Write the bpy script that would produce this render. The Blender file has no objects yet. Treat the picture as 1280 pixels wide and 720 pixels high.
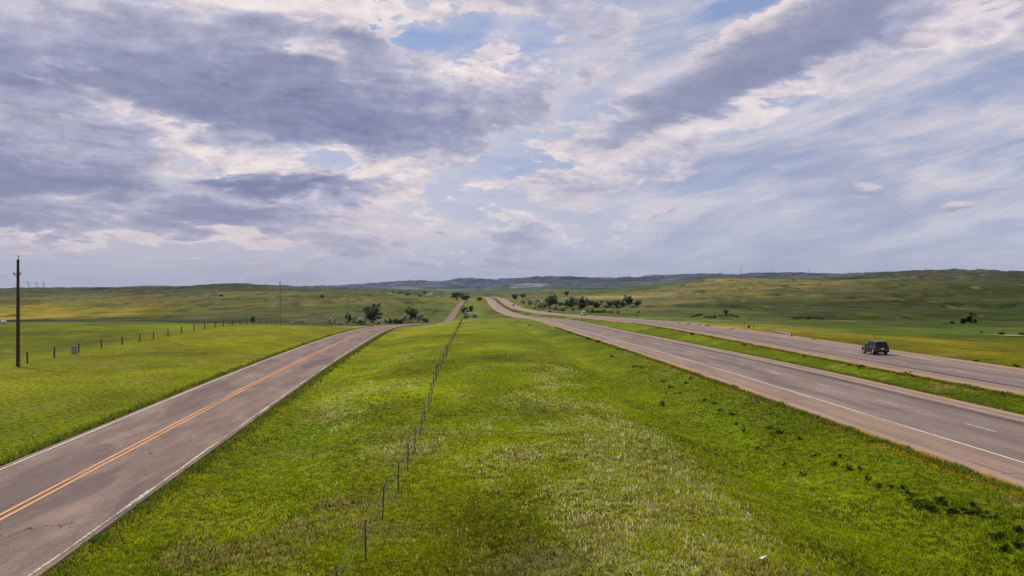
import bpy, math, random
import numpy as np
R = math.radians
scene = bpy.context.scene
COL = scene.collection
F, H = 1250.0, 8.0          # focal length in pixels of a 1280 wide frame, mast height in metres

# ------------------------------------------------------------------ node helpers
class S:
    """thin wrapper: a node socket that understands arithmetic"""
    def __init__(s, nt, sock): s.nt, s.sock = nt, sock
    def _m(s, op, *a, clamp=False):
        n = s.nt.nodes.new('ShaderNodeMath'); n.operation = op; n.use_clamp = clamp
        for i, v in enumerate((s,) + a):
            if isinstance(v, S): s.nt.links.new(v.sock, n.inputs[i])
            else: n.inputs[i].default_value = v
        return S(s.nt, n.outputs[0])
    def __add__(s, o): return s._m('ADD', o)
    __radd__ = __add__
    def __sub__(s, o): return s._m('SUBTRACT', o)
    def __rsub__(s, o): return (s * -1.0) + o
    def __mul__(s, o): return s._m('MULTIPLY', o)
    __rmul__ = __mul__
    def __truediv__(s, o): return s._m('DIVIDE', o)
    def exp(s): return s._m('EXPONENT')
    def abs(s): return s._m('ABSOLUTE')
    def clamp(s): return s._m('ADD', 0.0, clamp=True)
    def gt(s, v): return s._m('GREATER_THAN', v)
    def sstep(s, a, b):
        n = s.nt.nodes.new('ShaderNodeMapRange'); n.interpolation_type = 'SMOOTHSTEP'
        s.nt.links.new(s.sock, n.inputs[0])
        n.inputs[1].default_value, n.inputs[2].default_value = a, b
        return S(s.nt, n.outputs[0])

def link(nt, v, inp):
    if isinstance(v, S): nt.links.new(v.sock, inp)
    elif isinstance(v, (tuple, list)) and len(v) == 3 and inp.type == 'RGBA': inp.default_value = (*v, 1)
    else: inp.default_value = v
def combine(nt, x, y, z):
    n = nt.nodes.new('ShaderNodeCombineXYZ')
    for i, v in enumerate((x, y, z)): link(nt, v, n.inputs[i])
    return S(nt, n.outputs[0])
def separate(nt, v):
    n = nt.nodes.new('ShaderNodeSeparateXYZ'); nt.links.new(v.sock, n.inputs[0])
    return [S(nt, o) for o in n.outputs]
def noise(nt, vec, scale, detail=6, rough=0.55, dist=0.0, color=False):
    n = nt.nodes.new('ShaderNodeTexNoise')
    if vec is not None: nt.links.new(vec.sock, n.inputs['Vector'])
    n.inputs['Scale'].default_value = scale; n.inputs['Detail'].default_value = detail
    n.inputs['Roughness'].default_value = rough; n.inputs['Distortion'].default_value = dist
    return S(nt, n.outputs[1 if color else 0])
def mix(nt, f, a, b):
    n = nt.nodes.new('ShaderNodeMix'); n.data_type = 'RGBA'
    link(nt, f, n.inputs[0]); link(nt, a, n.inputs[6]); link(nt, b, n.inputs[7])
    return S(nt, n.outputs[2])
def lin(r, g, b):
    f = lambda c: (c/255/12.92) if c/255 <= 0.04045 else ((c/255+0.055)/1.055)**2.4
    return (f(r), f(g), f(b))

SUN_AZ, SUN_EL = R(-52), R(43)       # azimuth from the view axis (+Y), negative = left
# ------------------------------------------------------------------ world: sky texture + cloud deck
def scale_col2(nt, col, f):
    n = nt.nodes.new('ShaderNodeVectorMath'); n.operation = 'SCALE'; nt.links.new(col.sock, n.inputs[0]); link(nt, f, n.inputs['Scale'])
    return S(nt, n.outputs[0])
def build_world():
    w = bpy.data.worlds.new("World"); scene.world = w; w.use_nodes = True
    nt = w.node_tree; nt.nodes.clear()
    out = nt.nodes.new('ShaderNodeOutputWorld'); bg = nt.nodes.new('ShaderNodeBackground')
    nt.links.new(bg.outputs[0], out.inputs[0])
    sky = nt.nodes.new('ShaderNodeTexSky'); sky.sky_type = 'NISHITA'; sky.sun_disc = False
    sky.sun_elevation = SUN_EL; sky.sun_rotation = SUN_AZ % (2*math.pi)
    sky.air_density = 1.2; sky.dust_density = 2.0; sky.altitude = 1500
    K = 0.1
    tc = nt.nodes.new('ShaderNodeTexCoord'); G = S(nt, tc.outputs['Generated'])
    x, y, z = separate(nt, G)
    az = x._m('ARCTAN2', y); el = z._m('ARCSINE')
    zc = z._m('MAXIMUM', 0.0) + 0.20
    px, py = x/zc, y/zc
    P = combine(nt, px, py, 0.0)
    # cloud fields, projected on a horizontal layer; warped for billows
    wn = noise(nt, P, 1.1, 3, 0.5, color=True)
    wx, wy, _ = separate(nt, wn)
    wpx = px + (wx-0.5)*0.30; wpy = py + (wy-0.5)*0.30
    PW = combine(nt, wpx, wpy, 0.0)
    big = noise(nt, PW, 2.4, 9, 0.55)
    med = noise(nt, PW, 7.0, 9, 0.58)
    # the same medium field a little nearer the sun: relief lighting of the billows
    sx, sy = math.sin(SUN_AZ)*0.030, math.cos(SUN_AZ)*0.030
    medS = noise(nt, combine(nt, wpx+sx, wpy+sy, 0.0), 7.0, 9, 0.58)
    relief = (med-medS)*3.6
    # puffier billows on the sides of the clouds, seen against the light
    pa = combine(nt, az*1.0+(wx-0.5)*0.10, el*1.9+(wy-0.5)*0.10, 0.7)
    puf = noise(nt, pa, 9.0, 11, 0.66)
    pufS = noise(nt, combine(nt, az*1.0+(wx-0.5)*0.10-0.006, el*1.9+(wy-0.5)*0.10+0.016, 0.7), 9.0, 11, 0.66)
    relief = relief*0.45 + (puf-pufS)*3.4
    # wind streaks, running away to the right
    ca, sa = math.cos(R(62)), math.sin(R(62))
    stx = (wpx*ca + wpy*sa)*0.22; sty = (wpy*ca - wpx*sa)*1.0
    cs, sn = math.cos(R(15)), math.sin(R(15))
    streak = noise(nt, combine(nt, (az*cs+el*sn)*5.0+(wx-0.5)*0.5, (el*cs-az*sn)*26.0+(wy-0.5)*1.6, 3.0), 1.0, 9, 0.62)
    fleck = noise(nt, combine(nt, az*13.0+(wx-0.5)*1.2, el*34.0+(wy-0.5)*1.5, 8.0), 1.0, 9, 0.64)
    # wobble of the big shapes
    wf = noise(nt, PW, 4.0, 7, 0.6, color=True)
    fx, fy, _ = separate(nt, wf)
    az2 = az + (fx-0.5)*0.20; el2 = el + (fy-0.5)*0.09
    def blob(cx, cy, rx, ry, ang=0.0, p=1.0, soft=True):
        """cloud body at compass bearing / elevation (given as offsets of a 1250 px radian)"""
        a0, e0 = (cx-640)/F, (360-cy)/F
        c, s = math.cos(R(ang)), math.sin(R(ang))
        da, de = az2-a0, el2-e0
        u = (da*c + de*s)/(rx/F); v = (de*c - da*s)/(ry/F)
        q = u*u + v*v
        return (q*-1.0).exp()*p
    def total(lst):
        t = blob(*lst[0])
        for b in lst[1:]: t = t + blob(*b)
        return t
    dark = total([
        (315, 126, 205, 46, -4, .92), (230, 60, 130, 40, 5, 0.42), (60, 215, 150, 50, 0, 0.62), (420, 245, 60, 9, 0, .4),
        (20, 90, 110, 60, 0, 0.48), (350, 238, 80, 13, 0, 0.8), (270, 272, 95, 20, 3, 0.75), (30, 285, 120, 22, 0, .6),
        (480, 130, 70, 26, 8, .30), (420, 70, 90, 25, 0, .3),
        (950, 98, 185, 40, 23, 1.1), (1120, 20, 150, 45, 22, .75), (1245, 70, 90, 30, 24, .45),
        (830, 210, 110, 16, 18, .30), (640, 303, 60, 12, 0, .35), (1230, 190, 80, 14, 10, .25),
        (700, 60, 60, 30, 30, .2), (850, 274, 30, 6, 20, .5), (930, 275, 16, 3, 0, .5), (760, 280, 40, 6, 10, .35)])
    bottoms = total([(300, 150, 190, 26, -2, 1.0), (440, 150, 90, 22, 4, .6), (60, 245, 160, 20, 0, .9), (350, 238, 70, 9, 0, .8),
        (880, 128, 120, 20, 22, .9), (1040, 45, 110, 22, 24, .4), (40, 130, 70, 16, 0, .5), (280, 275, 80, 12, 0, .6), (20, 285, 80, 12, 0, .5)])
    hole = total([
        (515, 55, 34, 24, 0, 1.0), (600, 135, 50, 26, 20, .5), (925, 12, 55, 15, 10, 1.2), (660, 45, 36, 22, 0, .5),
        (600, 210, 90, 24, 0, .3), (1110, 150, 140, 16, 14, .36), (1215, 210, 70, 16, 10, .35), (655, 215, 60, 30, 0, .35),
        (870, 45, 70, 22, 30, .45), (560, 35, 40, 20, 0, .5), (740, 130, 90, 25, 20, .22)])
    bright = total([
        (395, 82, 34, 12, -8, 1.1), (330, 22, 130, 20, -10, .75), (470, 30, 60, 28, 0, .5), (620, 30, 70, 20, 0, .4),
        (985, 22, 80, 12, 24, 1.3), (1040, 4, 50, 10, 18, .8), (225, 178, 70, 14, -22, 1.0), (480, 212, 60, 12, 20, 1.0), (420, 190, 60, 8, 5, .6), (130, 150, 50, 10, -25, .5), (620, 85, 50, 22, 10, .5),
        (130, 300, 150, 9, 0, 1.1), (320, 212, 60, 8, 5, .8), (300, 300, 80, 6, 0, .7), (90, 118, 14, 9, -30, .7), (160, 272, 30, 6, 0, .5),
        (870, 165, 150, 12, 14, .5), (1000, 112, 90, 8, 30, .5), (1215, 35, 70, 9, 28, .6), (1130, 78, 26, 9, 15, .5),
        (560, 260, 160, 40, 0, .4), (720, 300, 50, 10, 0, .3), (700, 190, 70, 16, 10, .35)])
    right = az.sstep(-0.02, 0.20)
    mid_ = (1.0 - ((az+0.02)._m('ABSOLUTE')).sstep(0.08, 0.24))
    nf = big*0.34 + puf*0.46 + fleck*0.20
    amp = 2.3 - right*1.35
    fine = noise(nt, combine(nt, az*30.0+(fx-0.5)*2.0, el*62.0+(fy-0.5)*2.5, 4.0), 1.0, 8, 0.66)
    nf = nf + (fine-0.5)*0.20
    bank = blob(950, 98, 200, 46, 23)
    D = (nf-0.5)*((amp+mid_*1.5)*(1.0-bank*0.92)) + 0.31 + mid_*0.07 - right*0.16 + dark*0.62 + bright*0.30 - hole*0.55
    cover = D.sstep(0.27, 0.43)
    T = D - 0.30 - bank*0.30 - (fine-0.5)*0.55 + bottoms*0.34 - bright*0.75 + dark*0.10 - relief*0.22
    k = 1.0/K
    c = lambda r, g, b: tuple(v*k for v in lin(r, g, b))
    def ramp(f, stops):
        r = nt.nodes.new('ShaderNodeValToRGB'); e = r.color_ramp.elements; nt.links.new(f.sock, r.inputs[0])
        while len(e) < len(stops): e.new(0.5)
        for q, (p, col_) in zip(e, stops): q.position = p; q.color = (*lin(*col_), 1)
        return S(nt, r.outputs[0])
    cl = ramp(T*0.68+0.13, [(0.0, (232, 221, 222)), (0.13, (214, 205, 214)), (0.26, (178, 178, 200)), (0.46, (150, 154, 184)), (0.92, (118, 126, 160))])
    cl = scale_col2(nt, cl, (relief*0.26 + 1.0)*k)
    # thin high veil behind, combed by the wind
    vs = ((streak-0.5)*1.9*(right*0.6+0.4)+(fleck-0.5)*0.9 + (big-0.5)*1.4 + 0.62 - hole*0.75 + bright*0.3)
    blue = mix(nt, 0.75, S(nt, sky.outputs[0]), c(134, 158, 208))
    veil = mix(nt, vs.sstep(-0.25, 1.15), blue, c(216, 209, 217))
    veil = mix(nt, (right*(streak*-1.0+0.60)*3.0).clamp(), veil, c(150, 160, 190))
    col = mix(nt, cover*(1.0-right*0.25), veil, cl)
    # the smooth slanting bank high on the right, and two flat dark shelves on the left
    def shelf(cx, cy, rx, ry, ang, lo_, hi_, wob):
        a0, e0 = (cx-640)/F, (360-cy)/F; cc_, ss_ = math.cos(R(ang)), math.sin(R(ang))
        da, de = az+(fx-0.5)*wob-a0, el+(fy-0.5)*wob*0.6-e0
        u = (da*cc_+de*ss_)/(rx/F); v = (de*cc_-da*ss_)/(ry/F)
        v = v*(1.0+(v*-3.0).clamp()*0.5)
        return 1.0-(u*u+v*v+(streak-0.5)*0.9+(puf-0.5)*0.5).sstep(lo_, hi_)
    sb = shelf(955, 86, 215, 46, 25, 0.25, 1.15, 0.05)
    col = mix(nt, sb*0.86, col, mix(nt, (relief*0.5+0.5+(streak-0.5)*1.2).clamp(), c(128, 136, 168), c(158, 160, 186)))
    for a_, st_ in (((330, 238, 75, 8, -3, 0.2, 1.4, 0.05), 0.6), ((60, 250, 170, 14, 1, 0.2, 1.5, 0.06), 0.5), ((270, 275, 90, 11, 2, 0.2, 1.5, 0.06), 0.5), ((40, 285, 110, 10, 0, 0.2, 1.5, 0.06), 0.4)):
        col = mix(nt, shelf(*a_)*st_, col, c(122, 130, 164))
    # low haze: paler towards the ground, everything melts into it
    warm = mix(nt, az.sstep(-0.3, 0.15), c(180, 176, 193), c(170, 181, 204))
    low = mix(nt, el.sstep(0.0, 0.05), c(156, 164, 188), warm)
    hz = (1.0 - el.sstep(0.0, 0.14))._m('POWER', 1.7)*0.74
    col = mix(nt, hz, col, low)
    # two small fair-weather puffs low on the right
    def puff(cx, cy, rx, ry):
        a0, e0 = (cx-640)/F, (360-cy)/F
        u = (az + (fx-0.5)*0.05 - a0)/(rx/F); v = (el + (fy-0.5)*0.03 - e0)/(ry/F)
        q = u*u + v*v
        body = 1.0 - q.sstep(0.35, 1.3)
        shade = v.sstep(-0.7, 0.3)
        return body, mix(nt, shade, c(150, 150, 174), c(226, 216, 222))
    for a in ((1068, 243, 20, 8), (1166, 268, 17, 5.5), (1120, 77, 24, 9)):
        b, pc = puff(*a)
        col = mix(nt, b*(0.55 if a[1] > 100 else 0.45), col, pc)
    nt.links.new(col.sock, bg.inputs[0]); bg.inputs[1].default_value = K
    w.cycles.sampling_method = 'MANUAL'; w.cycles.sample_map_resolution = 512
build_world()

sd = bpy.data.lights.new('sun', 'SUN'); sd.energy = 3.6; sd.angle = R(0.6); sd.color = (1.0, 0.94, 0.86)
so = bpy.data.objects.new('sun', sd); COL.objects.link(so)
from mathutils import Vector, Matrix
sdir = Vector((math.sin(SUN_AZ)*math.cos(SUN_EL), math.cos(SUN_AZ)*math.cos(SUN_EL), math.sin(SUN_EL)))
so.rotation_euler = sdir.to_track_quat('Z', 'Y').to_euler()

cam_d = bpy.data.cameras.new('camera'); cam_d.sensor_width = 36; cam_d.lens = 36*F/1280
cam_d.clip_start = 0.5; cam_d.clip_end = 60000
cam = bpy.data.objects.new('camera', cam_d); COL.objects.link(cam); scene.camera = cam
cam.location = (0, 0, H); cam.rotation_euler = (R(90), 0, 0)
scene.view_settings.view_transform = 'Standard'; scene.view_settings.look = 'None'
scene.view_settings.exposure = 0; scene.view_settings.gamma = 1
scene.cycles.max_bounces = 5; scene.cycles.diffuse_bounces = 3; scene.cycles.transparent_max_bounces = 6
# ------------------------------------------------------------------ numpy noise
def _hash(ix, iy, seed):
    h = (ix.astype(np.int64)*374761393 + iy.astype(np.int64)*668265263 + seed*982451653) & 0xffffffff
    h = ((h ^ (h >> 13))*1274126177) & 0xffffffff
    return ((h ^ (h >> 16)) & 0xffff)/65535.0
def vnoise(x, y, seed=0):
    ix, iy = np.floor(x), np.floor(y); fx, fy = x-ix, y-iy
    fx = fx*fx*(3-2*fx); fy = fy*fy*(3-2*fy)
    ix = ix.astype(np.int64); iy = iy.astype(np.int64)
    a = _hash(ix, iy, seed); b = _hash(ix+1, iy, seed); c = _hash(ix, iy+1, seed); d = _hash(ix+1, iy+1, seed)
    return (a*(1-fx)+b*fx)*(1-fy) + (c*(1-fx)+d*fx)*fy
def fbm(x, y, oct=4, seed=0, gain=0.5):
    t = 0; a = 1.0; n = 0
    for i in range(oct):
        t = t + a*vnoise(x, y, seed+i*17); n += a; a *= gain
        x, y = x*2.03*0.8-y*2.03*0.6+3.7, x*2.03*0.6+y*2.03*0.8+1.3
    return t/n
def ss(a, b, x):
    t = np.clip((x-a)/(b-a), 0, 1); return t*t*(3-2*t)

# ------------------------------------------------------------------ roads: X and Z as functions of Y
def spline(pts):
    ys = np.array([p[0] for p in pts], float); vs = np.array([p[1:] for p in pts], float)
    n = len(ys); m = np.zeros_like(vs); d = (vs[1:]-vs[:-1])/(ys[1:]-ys[:-1])[:, None]
    m[1:-1] = (d[1:]*(ys[1:-1]-ys[:-2])[:, None]+d[:-1]*(ys[2:]-ys[1:-1])[:, None])/(ys[2:]-ys[:-2])[:, None]; m[0] = d[0]; m[-1] = d[-1]
    def f(y):
        y = np.clip(np.asarray(y, float), ys[0], ys[-1]); i = np.clip(np.searchsorted(ys, y)-1, 0, n-2)
        h = ys[i+1]-ys[i]; t = ((y-ys[i])/h)[..., None]; h = h[..., None]
        return (2*t**3-3*t**2+1)*vs[i]+(t**3-2*t**2+t)*h*m[i]+(-2*t**3+3*t**2)*vs[i+1]+(t**3-t**2)*h*m[i+1]
    return f
road_L = spline([(-60, -10.5, 0), (0, -15.1, 0), (44, -18.5, 0), (98, -22.7, -.1), (150, -26.6, -.5), (200, -30.4, -1.15), (270, -35.4, -2.7),
                 (350, -38.9, -5.0), (430, -40.6, -7.5), (520, -42, -10.4), (750, -50, -20.5), (1020, -63, -24), (1400, -78, -23), (1900, -93, -17.9), (2080, -98, -17.6), (2500, -110, -30)])
road_A = spline([(-60, 33.6, 0), (0, 30.1, 0), (60, 26.6, 0), (95, 24.8, -.05), (140, 23.1, -.5), (212, 20.6, -1.5), (372, 16.4, -3.9), (540, 12.6, -8), (700, 7.2, -11.9),
                 (950, -7, -14), (1350, -24, -13.8), (2000, -48, -12), (2250, -66, -12), (2500, -100, -15), (2900, -180, -30)])
road_B = spline([(-60, 53.2, 0), (0, 49, 0), (60, 45.4, 0), (97, 43.1, 0), (120, 41.9, 0), (180, 39.6, -.15), (240, 38.2, -.75), (372, 35, -3.3), (540, 31.4, -6.6), (680, 26.5, -9.5), (950, 12.5, -13),
                 (1080, 6.5, -14.2), (1350, -5, -13.6), (2000, -28, -12), (2250, -46, -12.2), (2500, -78, -16), (2900, -150, -32)])
# name, function, left edge offset, right edge offset
ROADS = [(road_L, -4.35, 4.12), (road_A, -7.1, 5.7), (road_B, -5.6, 7.6)]

def px2X(px, Y): return (px-640)/F*Y
def py2z(py, Y): return H-(py-360)/F*Y
# ------------------------------------------------------------------ terrain controls: (column px, [(py, Y)...])
CTRL = []
def column(px, pts):
    for py, Y in pts: CTRL.append((px2X(px, Y), Y, py2z(py, Y)))
for px in (-500, -160, 0):
    column(px, [(403.5, 232), (408, 330), (402, 700), (397, 900), (385, 1350), (376, 1900), (366, 3000), (361.5, 4300), (363.5, 7000), (362, 16000), (362, 40000)])
column(150, [(403, 235), (405.5, 330), (402, 620), (396, 850), (384, 1250), (374, 1800), (364.5, 2700), (361, 3600), (363, 6000), (362, 16000), (362, 40000)])
column(300, [(406, 225), (408, 300), (406, 480), (400, 680), (385, 1150), (373, 1750), (366, 2200), (357, 3300), (360, 5000), (361, 16000), (362, 40000)])
column(385, [(408, 228), (408, 300), (404, 520), (398, 700), (383, 1150), (371, 1750), (364, 2400), (359.5, 3300), (361, 5000), (357.5, 10000), (360, 16000), (361, 40000)])
column(470, [(409, 232), (408, 330), (404, 500), (400, 640), (388, 1000), (375, 1600), (368, 2300), (363, 3700), (360.5, 6000), (355.5, 11000), (360, 18000), (361, 40000)])
column(560, [(403.5, 300), (402.5, 540), (402, 700), (400, 1000), (388, 1400), (376, 1900), (373, 2300), (368, 3200), (362, 5000), (356, 8500), (352, 12000), (357, 18000), (361, 40000)])
column(605, [(398, 330), (400, 520), (396, 760), (388, 1050), (380, 1400), (372.5, 2100), (374, 2500), (368, 3300), (363, 4800), (357, 8000), (350.5, 12000), (357, 18000), (361, 40000)])
column(700, [(397, 520), (391, 680), (385, 900), (377, 1300), (371, 1800), (367.5, 2600), (363, 3800), (357, 6500), (349, 11500), (356, 18000), (361, 40000)])
column(790, [(397, 480), (391, 640), (382, 950), (374, 1400), (368, 1900), (366, 2700), (362.5, 3800), (356, 6500), (348.5, 11000), (356, 18000), (361, 40000)])
column(880, [(403, 350), (396, 480), (389, 640), (380, 900), (371, 1250), (361, 1750), (353, 2400), (351, 3000), (353, 4500), (352, 6500), (344.8, 11000), (354, 18000), (361, 40000)])
column(980, [(409, 270), (402, 380), (394, 560), (384, 800), (373, 1150), (362, 1600), (353, 2300), (350, 2900), (353, 4200), (345.5, 10000), (354, 18000), (361, 40000)])
column(1070, [(436, 135), (420, 205), (409, 300), (402, 400), (392, 600), (381, 850), (370, 1150), (358, 1600), (349, 2400), (347, 3000), (344, 9000), (354, 18000), (361, 40000)])
column(1180, [(446, 118), (430, 175), (416, 270), (407, 380), (399, 520), (388, 720), (374, 1050), (360, 1450), (347, 2200), (338.7, 3600), (345, 6000), (354, 18000), (361, 40000)])
for px in (1280, 1450, 1800):
    column(px, [(457, 103), (440, 145), (425, 200), (412, 300), (403, 420), (393, 580), (380, 800), (366, 1150), (354, 1600), (344, 2400), (341, 3400), (347, 6000), (354, 18000), (361, 40000)])
for r_ in (road_L, road_A, road_B):
    for Y in (-60, -20, 20, 60, 100, 150, 210, 290, 372, 450, 540, 700, 950, 1200, 1500, 2000):
        if r_ is road_B and Y > 900: continue
        X, z = r_(Y); CTRL.append((float(X), Y, float(z)))
for X, Y, z in [(-60, -50, 0), (-70, 20, 0), (-55, 60, 0), (-90, 90, 0), (-52, 105, 0), (-100, 160, -.2), (-60, 160, -.1), (90, -20, -.3), (80, 60, -.5), (0, 0, .3), (0, 50, .45), (2, 100, .4), (-8, 150, .2),
                (4, 160, 0.1), (0, 220, -.9), (-12, 220, -.9), (-60, -55, 0), (60, -55, 0), (60, 110, -.4)]: CTRL.append((X, Y, z))
CP = np.array(CTRL)
def _ab(X, Y):
    r = np.hypot(X, Y+70); return np.arctan2(X, Y+70)*3.2, np.log(r)*1.35, r
_a, _b, _r = _ab(CP[:, 0], CP[:, 1])
_t = CP[:, 2]/(_r+60)
def _tps(d2): return 0.5*d2*np.log(d2+1e-12)
n_ = len(CP)
A_ = np.zeros((n_+3, n_+3))
A_[:n_, :n_] = _tps((_a[:, None]-_a)**2+(_b[:, None]-_b)**2) + np.eye(n_)*2e-4
A_[:n_, n_] = 1; A_[:n_, n_+1] = _a; A_[:n_, n_+2] = _b; A_[n_:, :n_] = A_[:n_, n_:].T
W_ = np.linalg.solve(A_, np.concatenate([_t, [0, 0, 0]]))
def road_dist(X, Y, f):
    """signed distance across the road (right positive) and road height"""
    v = f(Y); v2 = f(np.asarray(Y)+1.0); s = v2[..., 0]-v[..., 0]
    return (X-v[..., 0])/np.sqrt(1+s*s), v[..., 1]
def terrain(X, Y, flat=True):
    X = np.asarray(X, float); Y = np.asarray(Y, float); shp = X.shape
    X = X.ravel(); Y = Y.ravel()
    out = np.empty_like(X)
    for i in range(0, len(X), 60000):
        x, y = X[i:i+60000], Y[i:i+60000]
        a, b, r = _ab(x, y)
        k = _tps((a[:, None]-_a)**2+(b[:, None]-_b)**2)
        z = (k@W_[:n_] + W_[n_] + W_[n_+1]*a + W_[n_+2]*b)*(r+60)
        z += (fbm(x/14, y/14, 4, 5)-.5)*0.30*ss(5, 40, y+30)
        z += (fbm(x/70, y/70, 3, 9)-.5)*1.6*ss(250, 600, y)
        rid = 1-np.abs(fbm(x/260, y/260, 4, 21)*2-1)
        z += (rid-.7)*13*ss(600, 1500, y)*(1-.6*np.exp(-(x/(.10*y+60))**2))
        gl = np.abs(fbm(x/120, y/200, 4, 23)*2-1)
        z -= (1-ss(0, .14, gl))*4.2*ss(320, 750, y)*(1-np.exp(-(x/(.07*y+60))**2))
        rid = 1-np.abs(fbm(x/1100, y/1500, 5, 33)*2-1)
        z += (rid-.75)*(40+35*ss(-.3, -.05, x/(y+1)))*ss(3300, 7000, y)*(1-ss(14000, 17000, y))
        ms = fbm(x/620, y/900, 4, 41)
        z += ((ss(.50, .56, ms)*22+ss(.60, .64, ms)*16)*(.25+.75*ss(-.33, -.05, x/(y+1)))-18-14*ss(-.1, -.3, x/(y+1)))*ss(4200, 7000, y)*(1-ss(14000, 17000, y))
        z += ss(.52, .60, fbm(x/170, y/400, 3, 47))*5*ss(1900, 3000, y)*(1-ss(4500, 6000, y))
        if flat:
            mm = np.zeros_like(z); wz_ = np.zeros_like(z); ws_ = np.full_like(z, 1e-9)
            for f, e0, e1 in ROADS:
                d, rz = road_dist(x, y, f)
                lo = 0.045+np.clip(y, 0, 4000)*0.00035
                cut = ss(2700, 2300, y)
                out_d = np.maximum(np.maximum(e0-d, d-e1), 0)       # distance outside the pavement
                wdt = 4+np.clip(y, 0, 3000)*0.008
                m = (1-ss(0.8, 0.8+wdt*2.2, out_d))*cut
                w_ = m/(out_d+.15)**2; mm = np.maximum(mm, m); wz_ += w_*(rz-lo); ws_ += w_
            z = z*(1-mm)+wz_/ws_*mm
            dA, _ = road_dist(x, y, road_A)
            z -= 1.15*np.exp(-((dA+15.0)/3.4)**2)*ss(700, 200, y)        # ditch on the field side of the highway
            z -= 0.5*np.exp(-((dA-9.6)/2.2)**2)*ss(600, 200, y)
            dB, _ = road_dist(x, y, road_B)
            z -= 0.7*np.exp(-((dB-14)/4)**2)*ss(600, 200, y)
            dL, _ = road_dist(x, y, road_L)
            z -= 0.35*np.exp(-((np.abs(dL)-7.5)/2)**2)*ss(500, 150, y)
        out[i:i+60000] = z
    return out.reshape(shp)
def gz(X, Y): return float(terrain(np.array([X]), np.array([Y]))[0])
_YS = np.concatenate([np.arange(18, 400, 1.0), np.geomspace(400, 14000, 700)])
def at(px, py, first=True, ymin=0):
    """where the sight line through a picture point meets the ground"""
    X = px2X(px, _YS); z = terrain(X, _YS); ray = H-(py-360)/F*_YS
    hit = (z >= ray) & (_YS > ymin)
    i = int(np.argmax(hit)) if hit.any() else len(_YS)-1
    Y = _YS[i]
    if i > 0 and hit.any():
        a, b = ray[i-1]-z[i-1], ray[i]-z[i]; t = a/(a-b) if a != b else 0; Y = _YS[i-1]+(Y-_YS[i-1])*min(max(t, 0), 1)
    X = px2X(px, Y); return X, float(Y), gz(X, Y)

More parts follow.
